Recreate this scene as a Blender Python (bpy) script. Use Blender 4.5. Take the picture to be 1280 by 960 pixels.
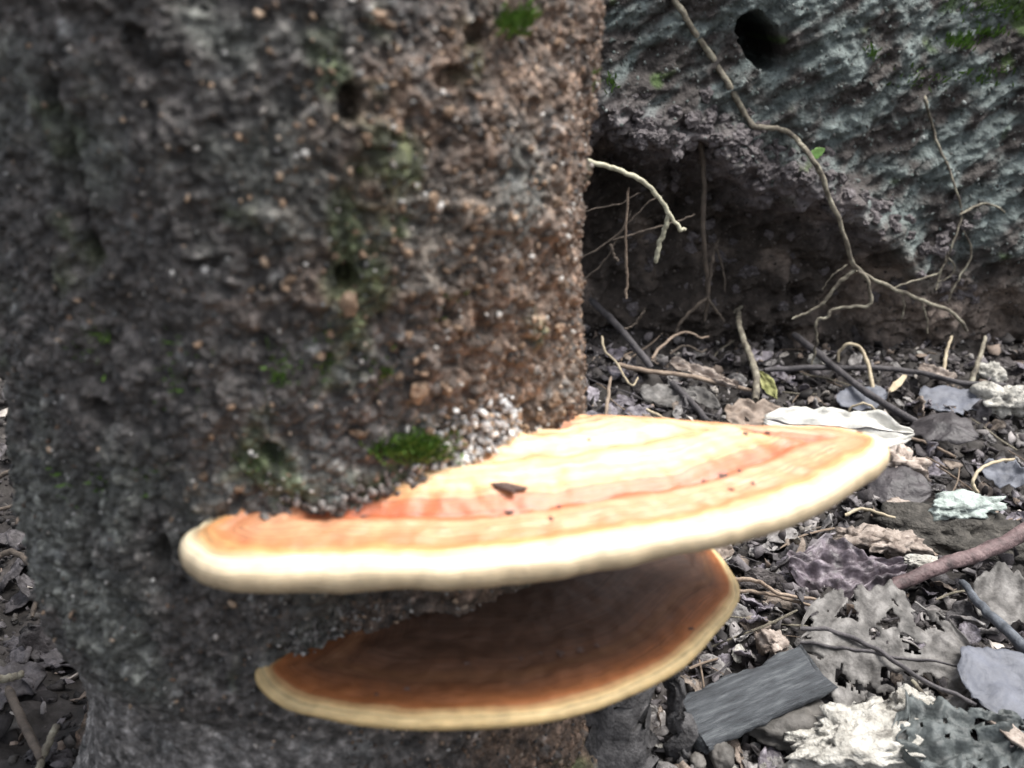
import bpy, math, random
import numpy as np
from mathutils import Vector, Matrix

for o in list(bpy.data.objects): bpy.data.objects.remove(o)
scene = bpy.context.scene
COL = scene.collection
rnd = random.Random(7)
R = math.radians

# ------------------------------------------------------------------ camera
PITCH = R(23.0); FPX = 1200.0; CAMZ = 0.45
cam_d = bpy.data.cameras.new('camera')
cam = bpy.data.objects.new('camera', cam_d); COL.objects.link(cam)
cam.location = (0, 0, CAMZ); cam.rotation_euler = (R(90) - PITCH, 0, 0)
cam_d.sensor_width = 36; cam_d.lens = 36 * FPX / 1280
cam_d.clip_start = 0.01; cam_d.clip_end = 400
cam_d.dof.use_dof = True; cam_d.dof.focus_distance = 0.74; cam_d.dof.aperture_fstop = 8.5
scene.camera = cam

# ------------------------------------------------------------------ sky and sun (bright overcast)
SUN_EL, SUN_AZ = R(68), R(88)          # azimuth clockwise from +Y
w = bpy.data.worlds.new('World'); scene.world = w; w.use_nodes = True
nt = w.node_tree; bg = nt.nodes['Background']
sky = nt.nodes.new('ShaderNodeTexSky'); sky.sky_type = 'NISHITA'; sky.sun_disc = False
sky.sun_elevation = SUN_EL; sky.sun_rotation = SUN_AZ; sky.dust_density = 4.0; sky.ozone_density = 1.0
hs = nt.nodes.new('ShaderNodeHueSaturation'); hs.inputs['Saturation'].default_value = 0.32
nt.links.new(sky.outputs[0], hs.inputs['Color']); nt.links.new(hs.outputs[0], bg.inputs[0])
bg.inputs[1].default_value = 0.075
sd = bpy.data.lights.new('sun', 'SUN'); sd.energy = 1.5; sd.angle = R(32); sd.color = (1.0, 0.97, 0.92)
sun = bpy.data.objects.new('sun', sd); COL.objects.link(sun)
sv = Vector((math.sin(SUN_AZ) * math.cos(SUN_EL), math.cos(SUN_AZ) * math.cos(SUN_EL), math.sin(SUN_EL)))
sun.rotation_euler = (-sv).to_track_quat('-Z', 'Y').to_euler()
sun.location = (0, 0, 5)
vs = scene.view_settings
vs.view_transform = 'Standard'; vs.look = 'None'; vs.gamma = 1; vs.use_curve_mapping = False
vs.exposure = 1.8

# ------------------------------------------------------------------ numpy noise
def _h(ix, iy, iz, seed):
    h = (ix.astype(np.int64) * 374761393 + iy.astype(np.int64) * 668265263 + iz.astype(np.int64) * 2147483647 + seed * 974634777) & 0xFFFFFFFF
    h = ((h ^ (h >> 13)) * 1274126177) & 0xFFFFFFFF
    h = ((h ^ (h >> 16)) * 2246822519) & 0xFFFFFFFF
    return h ^ (h >> 15)
_G = np.array([[1,1,0],[-1,1,0],[1,-1,0],[-1,-1,0],[1,0,1],[-1,0,1],[1,0,-1],[-1,0,-1],[0,1,1],[0,-1,1],[0,1,-1],[0,-1,-1],[1,1,0],[-1,1,0],[0,-1,1],[0,-1,-1]], float)
def perlin(x, y, z, seed=0):
    x, y, z = np.broadcast_arrays(np.asarray(x, float), np.asarray(y, float), np.asarray(z, float))
    xi, yi, zi = np.floor(x), np.floor(y), np.floor(z)
    fx, fy, fz = x - xi, y - yi, z - zi
    u, v, t = [f * f * f * (f * (f * 6 - 15) + 10) for f in (fx, fy, fz)]
    r = 0
    for a in (0, 1):
        for b in (0, 1):
            for c in (0, 1):
                g = _G[_h(xi + a, yi + b, zi + c, seed) & 15]
                d = g[..., 0] * (fx - a) + g[..., 1] * (fy - b) + g[..., 2] * (fz - c)
                r = r + d * (u if a else 1 - u) * (v if b else 1 - v) * (t if c else 1 - t)
    return r
def fbm(x, y, z, f, oct=4, seed=0, gain=0.5):
    s = 0; a = 1.0
    for k in range(oct):
        s = s + a * perlin(x * f, y * f, z * f, seed + k); f *= 2.03; a *= gain
    return s
def sstep(a, b, x):
    t = np.clip((x - a) / (b - a), 0, 1); return t * t * (3 - 2 * t)
def worley(x, y, z, f, seed=0):
    x, y, z = [np.asarray(q, float) * f for q in np.broadcast_arrays(x, y, z)]
    xi, yi, zi = np.floor(x), np.floor(y), np.floor(z)
    best = np.full(x.shape, 9.0); second = np.full(x.shape, 9.0)
    for a in (-1, 0, 1):
        for b in (-1, 0, 1):
            for c in (-1, 0, 1):
                h = _h(xi + a, yi + b, zi + c, seed)
                d = (xi + a + (h & 1023) / 1023 - x) ** 2 + (yi + b + ((h >> 10) & 1023) / 1023 - y) ** 2 + (zi + c + ((h >> 20) & 1023) / 1023 - z) ** 2
                second = np.minimum(second, np.maximum(best, d)); best = np.minimum(best, d)
    return np.sqrt(best), np.sqrt(second)

# ------------------------------------------------------------------ the lie of the land
def ground_low(x, y):
    x = np.asarray(x, float); y = np.asarray(y, float)
    near = np.exp(-((x - .3) ** 2 + (y - .8) ** 2) / 9.0)
    return (0.022 * fbm(x, y, 0.3, 2.6, 3, 11)) * (0.3 + 0.7 * near)
def ground(x, y):
    x = np.asarray(x, float); y = np.asarray(y, float)
    near = np.exp(-((x - .3) ** 2 + (y - .8) ** 2) / 4.0)
    w1, w2 = worley(x, y, 0.2, 34.0, 5)
    return ground_low(x, y) + near * (-0.010 + 0.017 * fbm(x, y, 1.7, 14, 4, 21) + 0.011 * (0.5 - w1) + 0.0025 * fbm(x, y, 2.7, 120, 3, 31))
def lip(x):
    return np.interp(x, [-.6, .05, .18, .28, .38, .46, .55, .75, 1.2], [.22, .262, .252, .228, .19, .145, .085, .06, .07]) + 0.022 * perlin(np.asarray(x) * 9, 3.3, 0, 3) + 0.022 * perlin(np.asarray(x) * 26, 3.3, 0, 4)
def bank_y_low(x, z):
    x = np.asarray(x, float); z = np.asarray(z, float)
    L = lip(x)
    under = np.interp(x, [-.6, .1, .35, .5, .62, .9], [.14, .16, .085, .05, .03, .03])
    y = 1.16 + 0.20 * np.maximum(z - L, 0) + 0.10 * np.maximum(x - .3, 0) * 0.5
    k = sstep(0.045, -0.05, z - L + .03 * fbm(x, z, 2.2, 22, 3, 5))
    y = y + k * under * (1 - 0.45 * sstep(.12, 0.0, z))
    y = y - 0.028 * np.exp(-((z - L - .015) / .035) ** 2) * sstep(.62, .40, x)
    y = y + 2.6 * sstep(-.15, -.75, x) ** 2
    return y
def bank_y(x, z):
    y = bank_y_low(x, z)
    x = np.asarray(x, float); z = np.asarray(z, float)
    L = lip(x); band = np.exp(-((z - L - .005) / .05) ** 2) * sstep(.55, .35, x)
    u = x * .8 + z * .6; v = -x * .6 + z * .8
    d = 0.020 * fbm(x, z, .5, 6, 3, 41) + 0.017 * fbm(u, v * 2.4, .1, 18, 4, 51) + 0.007 * fbm(u, v * 2.2, .9, 60, 3, 61)
    w1, _ = worley(x, z, .4, 38, 9)
    d = d - (0.004 + 0.030 * band) * (0.55 - w1) + (sstep(0, -.05, z - L)) * (0.040 * fbm(x, z, 5.5, 13, 4, 71) - 0.026 * (.5 - worley(x, z, .7, 24, 12)[0]))
    hx, hz = (x - HOLE[0]) / .0265, (z - HOLE[2]) / .034
    rr = np.sqrt((hx + .55 * hz) ** 2 + hz ** 2) * (1 + .22 * perlin(x * 45, z * 45, 7.7, 81))
    d = d + 0.16 * sstep(1.02, .86, rr)
    return y + d

def ray(px, py):
    a = (px - 640) / FPX; b = (py - 480) / FPX
    v = np.array([a, math.cos(PITCH) - b * math.sin(PITCH), -math.sin(PITCH) - b * math.cos(PITCH)])
    return v
CAM = np.array([0, 0, CAMZ])
TT = np.geomspace(0.2, 4.0, 260)
def hit(p, f):
    i = int(np.argmax(f < 0))
    if f[i] >= 0: return None
    if i == 0: return p[0]
    a = f[i - 1] / (f[i - 1] - f[i]); return p[i - 1] + a * (p[i] - p[i - 1])
def on_ground(px, py, lift=0.0, low=True):
    v = ray(px, py); p = CAM + TT[:, None] * v
    f = p[:, 2] - (ground_low(p[:, 0], p[:, 1]) + lift)
    q = hit(p, f)
    return p[-1] if q is None else q
def on_bank(px, py, lift=0.0):
    v = ray(px, py); p = CAM + TT[:, None] * v
    f = bank_y(p[:, 0], p[:, 2]) - lift - p[:, 1]
    q = hit(p, f)
    return p[-1] if q is None else q
def bank_low_hit(px, py):
    p = CAM + TT[:, None] * ray(px, py); return hit(p, bank_y_low(p[:, 0], p[:, 2]) - p[:, 1])
HOLE = bank_low_hit(950, 52)
def on_y(px, py, Y):
    v = ray(px, py); return CAM + v * (Y / v[1])
def on_z(px, py, z):
    v = ray(px, py); return CAM + v * ((z - CAMZ) / v[2])

# tree trunk: an upright, slightly lumpy column
TR = 0.143
_c = on_z(408, 640, 0.25); _dh = math.hypot(_c[0], _c[1])
TC = np.array([_c[0], _c[1]]) / _dh * 0.487
TRUNK_FACE = math.atan2(-TC[1], -TC[0])
def trunk_r_low(th, z):
    x = np.cos(th); y = np.sin(th)
    r = TR * (1 + 0.035 * perlin(x * 1.3, y * 1.3, z * 4, 101) + 0.03 * perlin(x * 2.6, y * 2.6, z * 6, 102))
    r = r - 0.019 * np.exp(-((z - .178) / .032) ** 2 - ((th - (TRUNK_FACE + .08)) / .42) ** 2)
    return r + 0.05 * np.exp(-np.maximum(z, 0) / .035) * (.6 + .8 * perlin(x * 2.2, y * 2.2, 0, 103)) + 0.01 * sstep(.3, 1.2, z)
def on_trunk(px, py, lift=0.0):
    v = ray(px, py); p = CAM + TT[:, None] * v
    th = np.arctan2(p[:, 1] - TC[1], p[:, 0] - TC[0]); rr = np.hypot(p[:, 1] - TC[1], p[:, 0] - TC[0])
    f = rr - trunk_r_low(th, p[:, 2]) - lift
    q = hit(p, f)
    return (q, math.atan2(q[1] - TC[1], q[0] - TC[0])) if q is not None else (None, None)

# ------------------------------------------------------------------ object helpers
def tag(o, label=None, cat=None, group=None, kind=None):
    if label: o['label'] = label
    if cat: o['category'] = cat
    if group: o['group'] = group
    if kind: o['kind'] = kind
    return o
def mesh_obj(name, V, F, mat, parent=None, smooth=True, origin=None, cols=None, attrs=None):
    V = np.asarray(V, float)
    if origin is None:
        origin = np.array([(V[:, 0].min() + V[:, 0].max()) / 2, (V[:, 1].min() + V[:, 1].max()) / 2, V[:, 2].min()])
    me = bpy.data.meshes.new(name)
    base = np.array(parent.location) if parent is not None and parent.type == 'EMPTY' else None
    off = np.asarray(origin, float)
    VV = V - off
    if isinstance(F, np.ndarray) and F.ndim == 2:
        n, k = F.shape
        me.vertices.add(len(VV)); me.vertices.foreach_set('co', VV.astype(np.float32).ravel())
        me.loops.add(n * k); me.loops.foreach_set('vertex_index', F.astype(np.int32).ravel())
        me.polygons.add(n); me.polygons.foreach_set('loop_start', np.arange(0, n * k, k, dtype=np.int32))
        me.update(calc_edges=True)
    else:
        me.from_pydata(VV.tolist(), [], [list(map(int, f)) for f in F]); me.update()
    if smooth: me.polygons.foreach_set('use_smooth', np.ones(len(me.polygons), bool))
    if cols is not None:
        a = me.color_attributes.new('col', 'FLOAT_COLOR', 'POINT')
        c = np.ones((len(VV), 4), np.float32); c[:, :3] = cols; a.data.foreach_set('color', c.ravel())
    if attrs:
        for k_, v_ in attrs.items():
            a = me.attributes.new(k_, 'FLOAT', 'POINT'); a.data.foreach_set('value', np.asarray(v_, np.float32))
    if mat: me.materials.append(mat)
    o = bpy.data.objects.new(name, me); COL.objects.link(o)
    o.location = off
    if parent is not None: o.parent = parent; o.location = off - world_loc(parent)
    return o
def world_loc(o):
    l = np.array(o.location)
    while o.parent is not None:
        o = o.parent; l = l + np.array(o.location)
    return l
def empty(name, loc):
    o = bpy.data.objects.new(name, None); COL.objects.link(o); o.location = loc; o.empty_display_size = .02; return o
def gridF(nu, nv, wrap_v=False):
    i, j = np.meshgrid(np.arange(nu - 1), np.arange(nv if wrap_v else nv - 1), indexing='ij')
    j2 = (j + 1) % nv
    return np.stack([i * nv + j, (i + 1) * nv + j, (i + 1) * nv + j2, i * nv + j2], -1).reshape(-1, 4)
def catmull(P, n):
    P = np.asarray(P, float)
    P = np.vstack([2 * P[0] - P[1], P, 2 * P[-1] - P[-2]])
    out = []; m = len(P) - 3
    ts = np.linspace(0, m, n)
    for t in ts:
        i = min(int(t), m - 1); u = t - i
        a, b, c, d = P[i:i + 4]
        out.append(.5 * (2 * b + (c - a) * u + (2 * a - 5 * b + 4 * c - d) * u * u + (3 * b - a - 3 * c + d) * u ** 3))
    return np.array(out)
def tubeVF(P, r0, r1, sides=8, n=None, rough=.12, flat=1.0, seed=0, wob=0.0):
    n = n or max(8, len(P) * 7)
    C = catmull(P, n) if len(P) > 1 else P
    if wob: C = C + wob * np.stack([perlin(np.arange(n) * .37, seed * 1.7, k * 5.1, 7) for k in range(3)], -1)
    T = np.gradient(C, axis=0); T /= np.linalg.norm(T, axis=1)[:, None] + 1e-9
    up = np.array([0, 0, 1.0]) if abs(T[0, 2]) < .9 else np.array([0, 1.0, 0])
    V = []
    for i in range(n):
        A = np.cross(T[i], up); A /= np.linalg.norm(A) + 1e-9; B = np.cross(A, T[i])
        up = B
        rr = (r0 + (r1 - r0) * i / (n - 1)) * (1 if 0 < i < n - 1 else .68)
        for k in range(sides):
            a = 2 * math.pi * k / sides
            q = rr * (1 + rough * 2 * float(perlin(i * .45, k * .8, seed * 3.1, 17)))
            V.append(C[i] + q * (math.cos(a) * A + flat * math.sin(a) * B))
    F = [list(f) for f in gridF(n, sides, True)]
    F = [f[::-1] for f in F]
    V.append(C[0]); V.append(C[-1]); a, b = len(V) - 2, len(V) - 1
    for k in range(sides):
        F.append([a, k, (k + 1) % sides]); F.append([b, (n - 1) * sides + (k + 1) % sides, (n - 1) * sides + k])
    return np.array(V), F

# ------------------------------------------------------------------ materials
def new_mat(name):
    m = bpy.data.materials.new(name); m.use_nodes = True
    n = m.node_tree.nodes; return m, n, m.node_tree.links, n['Principled BSDF']
def setramp(rp, stops):
    el = rp.color_ramp.elements
    while len(el) > 1: el.remove(el[0])
    el[0].position = stops[0][0]; el[0].color = (*stops[0][1], 1)
    for p, c in stops[1:]:
        e = el.new(p); e.color = (*c, 1)
def noise_mat(name, stops, scale=60, detail=6, rough=.8, bump=.3, bscale=None, stretch=(1, 1, 1), spec=.4, vary=.25, vcol=False, trans=0.0, coord='Object', bdist=.002):
    m, n, l, p = new_mat(name)
    tc = n.new('ShaderNodeTexCoord'); mp = n.new('ShaderNodeMapping'); mp.inputs['Scale'].default_value = stretch
    l.new(tc.outputs[coord], mp.inputs[0])
    oi = n.new('ShaderNodeObjectInfo')
    nz = n.new('ShaderNodeTexNoise'); nz.noise_dimensions = '4D'; nz.inputs['Scale'].default_value = scale; nz.inputs['Detail'].default_value = detail; nz.inputs['Roughness'].default_value = .65
    l.new(mp.outputs[0], nz.inputs['Vector'])
    mw = n.new('ShaderNodeMath'); mw.operation = 'MULTIPLY'; mw.inputs[1].default_value = 37.0
    l.new(oi.outputs['Random'], mw.inputs[0]); l.new(mw.outputs[0], nz.inputs['W'])
    rp = n.new('ShaderNodeValToRGB'); setramp(rp, stops); l.new(nz.outputs['Fac'], rp.inputs[0])
    out = rp.outputs[0]
    if vcol:
        at = n.new('ShaderNodeAttribute'); at.attribute_name = 'col'
        mx = n.new('ShaderNodeMix'); mx.data_type = 'RGBA'; mx.blend_type = 'MULTIPLY'; mx.inputs[0].default_value = 1
        l.new(at.outputs['Color'], mx.inputs[6]); l.new(out, mx.inputs[7]); out = mx.outputs[2]
    if vary:
        hv = n.new('ShaderNodeHueSaturation'); mr = n.new('ShaderNodeMapRange')
        mr.inputs[3].default_value = 1 - vary; mr.inputs[4].default_value = 1 + vary
        l.new(oi.outputs['Random'], mr.inputs[0]); l.new(mr.outputs[0], hv.inputs['Value']); l.new(out, hv.inputs['Color']); out = hv.outputs[0]
    l.new(out, p.inputs['Base Color'])
    p.inputs['Roughness'].default_value = rough; p.inputs['Specular IOR Level'].default_value = spec
    if trans: p.inputs['Subsurface Weight'].default_value = trans; p.inputs['Subsurface Radius'].default_value = (.004, .002, .001); p.inputs['Subsurface Scale'].default_value = 1
    if bump:
        n2 = n.new('ShaderNodeTexNoise'); n2.inputs['Scale'].default_value = bscale or scale * 4; n2.inputs['Detail'].default_value = 5
        l.new(mp.outputs[0], n2.inputs['Vector'])
        b = n.new('ShaderNodeBump'); b.inputs['Strength'].default_value = bump; b.inputs['Distance'].default_value = bdist
        l.new(n2.outputs['Fac'], b.inputs['Height']); l.new(b.outputs[0], p.inputs['Normal'])
    return m
G = lambda v: (v, v, v)
M = {}
M['soil'] = noise_mat('soil', [(.3, (.008, .007, .006)), (.5, (.024, .020, .018)), (.68, (.065, .057, .055))], 55, 8, .75, .6, 260, vary=0)
M['crumb'] = noise_mat('soil_crumb', [(.3, G(.6)), (.7, G(1.2))], 300, 4, .7, .4, 900, vcol=True, vary=0)
M['clod'] = noise_mat('soil_clod', [(.3, (.012, .010, .010)), (.5, (.05, .043, .042)), (.7, (.13, .115, .115))], 2.2, 8, .75, .9, 7, bdist=.003)
M['clod_big'] = noise_mat('earth_clod', [(.3, (.015, .013, .011)), (.5, (.045, .041, .035)), (.7, (.11, .10, .088))], 90, 8, .8, .9, 300, bdist=.004)
M['bank'] = noise_mat('bank_earth', [(.32, G(.45)), (.5, G(.95)), (.66, G(1.5))], 70, 10, .78, .9, 240, vcol=True, vary=0, bdist=.005)
M['bark'] = noise_mat('bark', [(.33, G(.16)), (.45, G(.65)), (.55, G(1.25)), (.66, G(3.0))], 150, 12, .6, .9, 520, vcol=True, vary=0, spec=.5)
M['grain'] = noise_mat('bark_grain', [(.3, G(.7)), (.7, G(1.25))], 500, 3, .5, .3, 1500, vcol=True, vary=0, spec=.55)
M['moss'] = noise_mat('moss', [(.3, (.05, .10, .015)), (.7, (.15, .27, .05))], 200, 3, .7, 0, vary=0)
M['root'] = noise_mat('root', [(.34, (.05, .042, .035)), (.5, (.17, .15, .115)), (.62, (.30, .28, .215)), (.75, (.46, .44, .36))], 85, 7, .75, .4, 700, vary=.1)
M['root_pale'] = noise_mat('root_pale', [(.3, (.30, .28, .20)), (.7, (.58, .56, .42))], 150, 4, .7, .4, 700, vary=.1)
M['root_brown'] = noise_mat('root_brown', [(.3, (.045, .036, .03)), (.7, (.15, .12, .095))], 120, 5, .8, .4, 700, vary=.15)
M['stick_dark'] = noise_mat('stick_dark', [(.3, (.03, .028, .03)), (.7, (.11, .10, .105))], 90, 6, .7, .5, 500, vary=.15)
M['stick_tan'] = noise_mat('stick_tan', [(.3, (.14, .10, .075)), (.7, (.33, .26, .20))], 90, 6, .75, .5, 500, vary=.12)
M['stick_violet'] = noise_mat('stick_violet', [(.32, (.045, .032, .033)), (.5, (.13, .088, .088)), (.68, (.27, .20, .195))], 60, 9, .65, .9, 260, vary=.0)
M['straw'] = noise_mat('straw', [(.3, (.30, .24, .16)), (.7, (.52, .45, .32))], 90, 4, .6, .3, 500, vary=.12)
M['board'] = noise_mat('weathered_wood', [(.3, (.018, .020, .023)), (.5, (.05, .055, .062)), (.72, (.13, .14, .147))], 40, 7, .75, .6, 200, stretch=(1, 9, 9), vary=0)
M['leaf_dark'] = noise_mat('leaf_dark', [(.3, (.025, .022, .024)), (.7, (.085, .075, .08))], 70, 6, .55, .5, 300, vary=.3, spec=.5)
M['leaf_grey'] = noise_mat('leaf_grey', [(.34, (.03, .028, .026)), (.5, (.10, .094, .089)), (.66, (.22, .21, .20))], 75, 9, .65, .5, 300, vary=.2)
M['leaf_violet'] = noise_mat('leaf_violet', [(.34, (.03, .025, .028)), (.5, (.085, .07, .08)), (.66, (.20, .17, .195))], 80, 8, .5, .5, 300, vary=.25, spec=.55)
M['leaf_blue'] = noise_mat('leaf_blue', [(.3, (.07, .074, .088)), (.7, (.17, .18, .215))], 50, 6, .6, .4, 300, vary=.15, spec=.4)
M['leaf_brown'] = noise_mat('leaf_brown', [(.3, (.10, .075, .058)), (.7, (.27, .215, .175))], 60, 6, .65, .5, 300, vary=.2)
M['leaf_pale'] = noise_mat('leaf_pale', [(.3, (.42, .41, .38)), (.7, (.66, .65, .60))], 60, 5, .5, .4, 300, vary=.1)
M['leaf_green'] = noise_mat('leaf_green', [(.3, (.16, .36, .07)), (.7, (.36, .58, .20))], 80, 3, .5, .2, 300, vary=.1)
M['leaf_olive'] = noise_mat('leaf_olive', [(.3, (.14, .15, .05)), (.7, (.30, .30, .13))], 80, 3, .6, .3, 300, vary=.1)
M['stone_pale'] = noise_mat('stone_pale', [(.34, (.14, .13, .115)), (.46, (.36, .345, .31)), (.6, (.50, .485, .445)), (.75, (.62, .61, .57))], 90, 9, .9, .9, 260, vary=.12, bdist=.004)
M['stone_teal'] = noise_mat('stone_teal', [(.34, (.13, .15, .14)), (.5, (.34, .39, .365)), (.68, (.50, .56, .53))], 90, 9, .85, .9, 300, vary=.05)
M['chip_pink'] = noise_mat('chip_pink', [(.34, (.12, .09, .075)), (.5, (.30, .25, .215)), (.68, (.52, .45, .40))], 110, 8, .8, .6, 400, vary=.15)
M['pebble'] = noise_mat('pebble', [(.3, (.045, .042, .038)), (.7, (.14, .13, .12))], 80, 5, .7, .4, 400, vary=.2)
M['chip_tan'] = noise_mat('bark_chip', [(.3, (.10, .062, .04)), (.7, (.33, .23, .155))], 1.5, 6, .65, .5, 5, vary=.35, bdist=.001)
M['frass'] = noise_mat('frass', [(.3, G(.75)), (.7, G(1.15))], 400, 3, .8, .3, 1200, vcol=True, vary=0)

def fungus_mat(name, stops, dmax, rough, bands, spec=.35):
    m, n, l, p = new_mat(name)
    at = n.new('ShaderNodeAttribute'); at.attribute_name = 'rim'
    tc = n.new('ShaderNodeTexCoord')
    nz = n.new('ShaderNodeTexNoise'); nz.inputs['Scale'].default_value = 28; nz.inputs['Detail'].default_value = 5
    l.new(tc.outputs['Object'], nz.inputs['Vector'])
    a1 = n.new('ShaderNodeMath'); a1.operation = 'MULTIPLY_ADD'; a1.inputs[1].default_value = .0075; l.new(nz.outputs['Fac'], a1.inputs[0])
    a0 = n.new('ShaderNodeMath'); a0.operation = 'SUBTRACT'; a0.inputs[1].default_value = .00375; l.new(at.outputs['Fac'], a0.inputs[0])
    l.new(a0.outputs[0], a1.inputs[2])
    dv = n.new('ShaderNodeMapRange'); dv.inputs[1].default_value = -.02; dv.inputs[2].default_value = dmax; l.new(a1.outputs[0], dv.inputs[0])
    rp = n.new('ShaderNodeValToRGB'); setramp(rp, [((d + .02) / (dmax + .02), c) for d, c in stops]); l.new(dv.outputs[0], rp.inputs[0])
    # fine growth lines along the rim
    wv = n.new('ShaderNodeMath'); wv.operation = 'MULTIPLY'; wv.inputs[1].default_value = bands; l.new(a1.outputs[0], wv.inputs[0])
    n1 = n.new('ShaderNodeTexNoise'); n1.noise_dimensions = '1D'; n1.inputs['Scale'].default_value = 1; n1.inputs['Detail'].default_value = 4; l.new(wv.outputs[0], n1.inputs['W'])
    n2 = n.new('ShaderNodeTexNoise'); n2.inputs['Scale'].default_value = 130; n2.inputs['Detail'].default_value = 6; l.new(tc.outputs['Object'], n2.inputs['Vector'])
    ad = n.new('ShaderNodeMath'); ad.operation = 'MULTIPLY_ADD'; ad.inputs[1].default_value = .55; l.new(n2.outputs['Fac'], ad.inputs[0]); l.new(n1.outputs['Fac'], ad.inputs[2])
    mr = n.new('ShaderNodeMapRange'); mr.inputs[1].default_value = .55; mr.inputs[2].default_value = 1.0; mr.inputs[3].default_value = .58; mr.inputs[4].default_value = 1.28
    l.new(ad.outputs[0], mr.inputs[0])
    hv = n.new('ShaderNodeHueSaturation'); l.new(rp.outputs[0], hv.inputs['Color']); l.new(mr.outputs[0], hv.inputs['Value'])
    l.new(hv.outputs[0], p.inputs['Base Color'])
    p.inputs['Roughness'].default_value = rough; p.inputs['Specular IOR Level'].default_value = spec
    p.inputs['Subsurface Weight'].default_value = .12; p.inputs['Subsurface Radius'].default_value = (.004, .002, .001); p.inputs['Subsurface Scale'].default_value = 1
    b = n.new('ShaderNodeBump'); b.inputs['Strength'].default_value = .35; b.inputs['Distance'].default_value = .0015
    l.new(ad.outputs[0], b.inputs['Height']); l.new(b.outputs[0], p.inputs['Normal'])
    return m
CREAM = (.80, .70, .50)
M['cap_upper'] = fungus_mat('bracket_skin_orange', [(-.02, (.36, .26, .15)), (-.012, (.48, .36, .22)), (-.005, (.66, .53, .35)), (0, CREAM), (.002, (.78, .66, .44)), (.0055, (.70, .37, .15)), (.010, (.58, .22, .095)),  # below zero the margin darkens downward, putting its face's shade into the tan
    (.021, (.66, .34, .19)), (.025, (.62, .28, .15)), (.031, (.46, .12, .045)), (.036, (.50, .15, .06)), (.042, (.70, .40, .19)), (.053, (.80, .58, .34)), (.061, (.62, .30, .13)), (.068, (.80, .58, .34)), (.085, (.76, .50, .27)), (.092, (.52, .21, .09)), (.11, (.56, .28, .15)), (.15, (.42, .19, .10))], .15, .40, 900, .75)  # palest growth zones raised further to put overexposed glare into the colour
M['cap_lower'] = fungus_mat('bracket_skin_brown_shaded', [(-.02, (.26, .17, .065)), (-.005, (.50, .35, .16)), (0, (.68, .52, .28)), (.0018, (.60, .40, .19)), (.0052, (.36, .13, .045)), (.012, (.22, .080, .030)),
    (.018, (.145, .062, .030)), (.021, (.18, .085, .042)), (.026, (.12, .055, .030)), (.034, (.092, .047, .029)), (.05, (.075, .041, .028)), (.075, (.06, .036, .026)), (.12, (.05, .030, .022))], .12, .6, 1300)  # inner browns deepened to carry the shade cast by the upper bracket
M['pores'] = noise_mat('pore_surface', [(.3, (.50, .40, .27)), (.7, (.66, .55, .38))], 220, 4, .85, .4, 1400, vary=0)

# ------------------------------------------------------------------ ground
gx = np.concatenate([-np.geomspace(120, 1.0, 16), np.linspace(-.95, .03, 110), np.linspace(.034, .82, 300), np.linspace(.85, 1.6, 40), np.geomspace(1.7, 120, 16)])
gy = np.concatenate([-np.geomspace(120, .3, 16), np.linspace(-.2, .36, 30), np.linspace(.365, 1.42, 330), np.linspace(1.5, 2.6, 30), np.geomspace(2.8, 120, 16)])
X, Y = np.meshgrid(gx, gy, indexing='ij')
Z = ground(X, Y)
gnd = mesh_obj('ground', np.stack([X, Y, Z], -1).reshape(-1, 3), gridF(len(gx), len(gy)), M['soil'], origin=(0, 0, 0))
tag(gnd, kind='structure')

# ------------------------------------------------------------------ bank
bx = np.concatenate([np.linspace(-1.6, .0, 60)[:-1], np.linspace(.0, .85, 330), np.linspace(.87, 6, 60)])
bz = np.concatenate([np.linspace(-.08, .50, 270), np.linspace(.51, .58, 14)])
X, Z = np.meshgrid(bx, bz, indexing='ij')
Yb = bank_y(X, Z)
# plateau behind the crest
ext = [(.60, .05), (.625, .15), (.64, .5), (.66, 2), (.8, 10), (1.1, 60)]
Xe = np.concatenate([X] + [bx[:, None]] * len(ext), 1)
Ze = np.concatenate([Z] + [np.full((len(bx), 1), e[0]) + .02 * perlin(bx * 3, e[1], 0, 9)[:, None] for e in ext], 1)
Ye = np.concatenate([Yb] + [Yb[:, -1:] + e[1] for e in ext], 1)
Lb = lip(Xe); up = sstep(-.02, .05, Ze - Lb)
teal = np.array([.120, .142, .137]); greyb = np.array([.062, .054, .050]); dark = np.array([.055, .044, .037]); brn = np.array([.23, .185, .155]); viol = np.array([.19, .168, .172])
n1 = fbm(Xe * .8 + Ze * .6, (-Xe * .6 + Ze * .8) * 2, 0, 16, 4, 201); n2 = fbm(Xe, Ze, 3, 7, 3, 202)
k = sstep(-.15, .45, n1 + .35 * n2 + .25 * sstep(.0, .2, Ze - Lb))[..., None]
colU = greyb * (1 - k) + teal * 1.25 * k
k2 = sstep(-.1, .5, fbm(Xe, Ze, 8, 12, 3, 203) + .5 * sstep(.35, .5, Xe) - .2)[..., None]
colD = dark * (1 - k2) + brn * k2
c = colD * (1 - up[..., None]) + colU * up[..., None]
band = (np.exp(-((Ze - Lb - .01) / .035) ** 2) * sstep(.5, .35, Xe))[..., None]
c = c * (1 - band) + viol * band
mg = up[..., None] * sstep(.15, .5, fbm(Xe, Ze, 4, 22, 3, 204) + .9 * np.exp(-((Xe - .62) / .12) ** 2 - ((Ze - .46) / .09) ** 2) - .35)[..., None]
c = c * (1 - mg * .8) + np.array([.085, .14, .04]) * mg * .8
bank = mesh_obj('earth_bank', np.stack([Xe, Ye, Ze], -1).reshape(-1, 3), gridF(len(bx), Xe.shape[1])[:, ::-1].copy(), M['bank'], origin=(.35, 1.16, 0), cols=c.reshape(-1, 3))
tag(bank, kind='structure')

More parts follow.
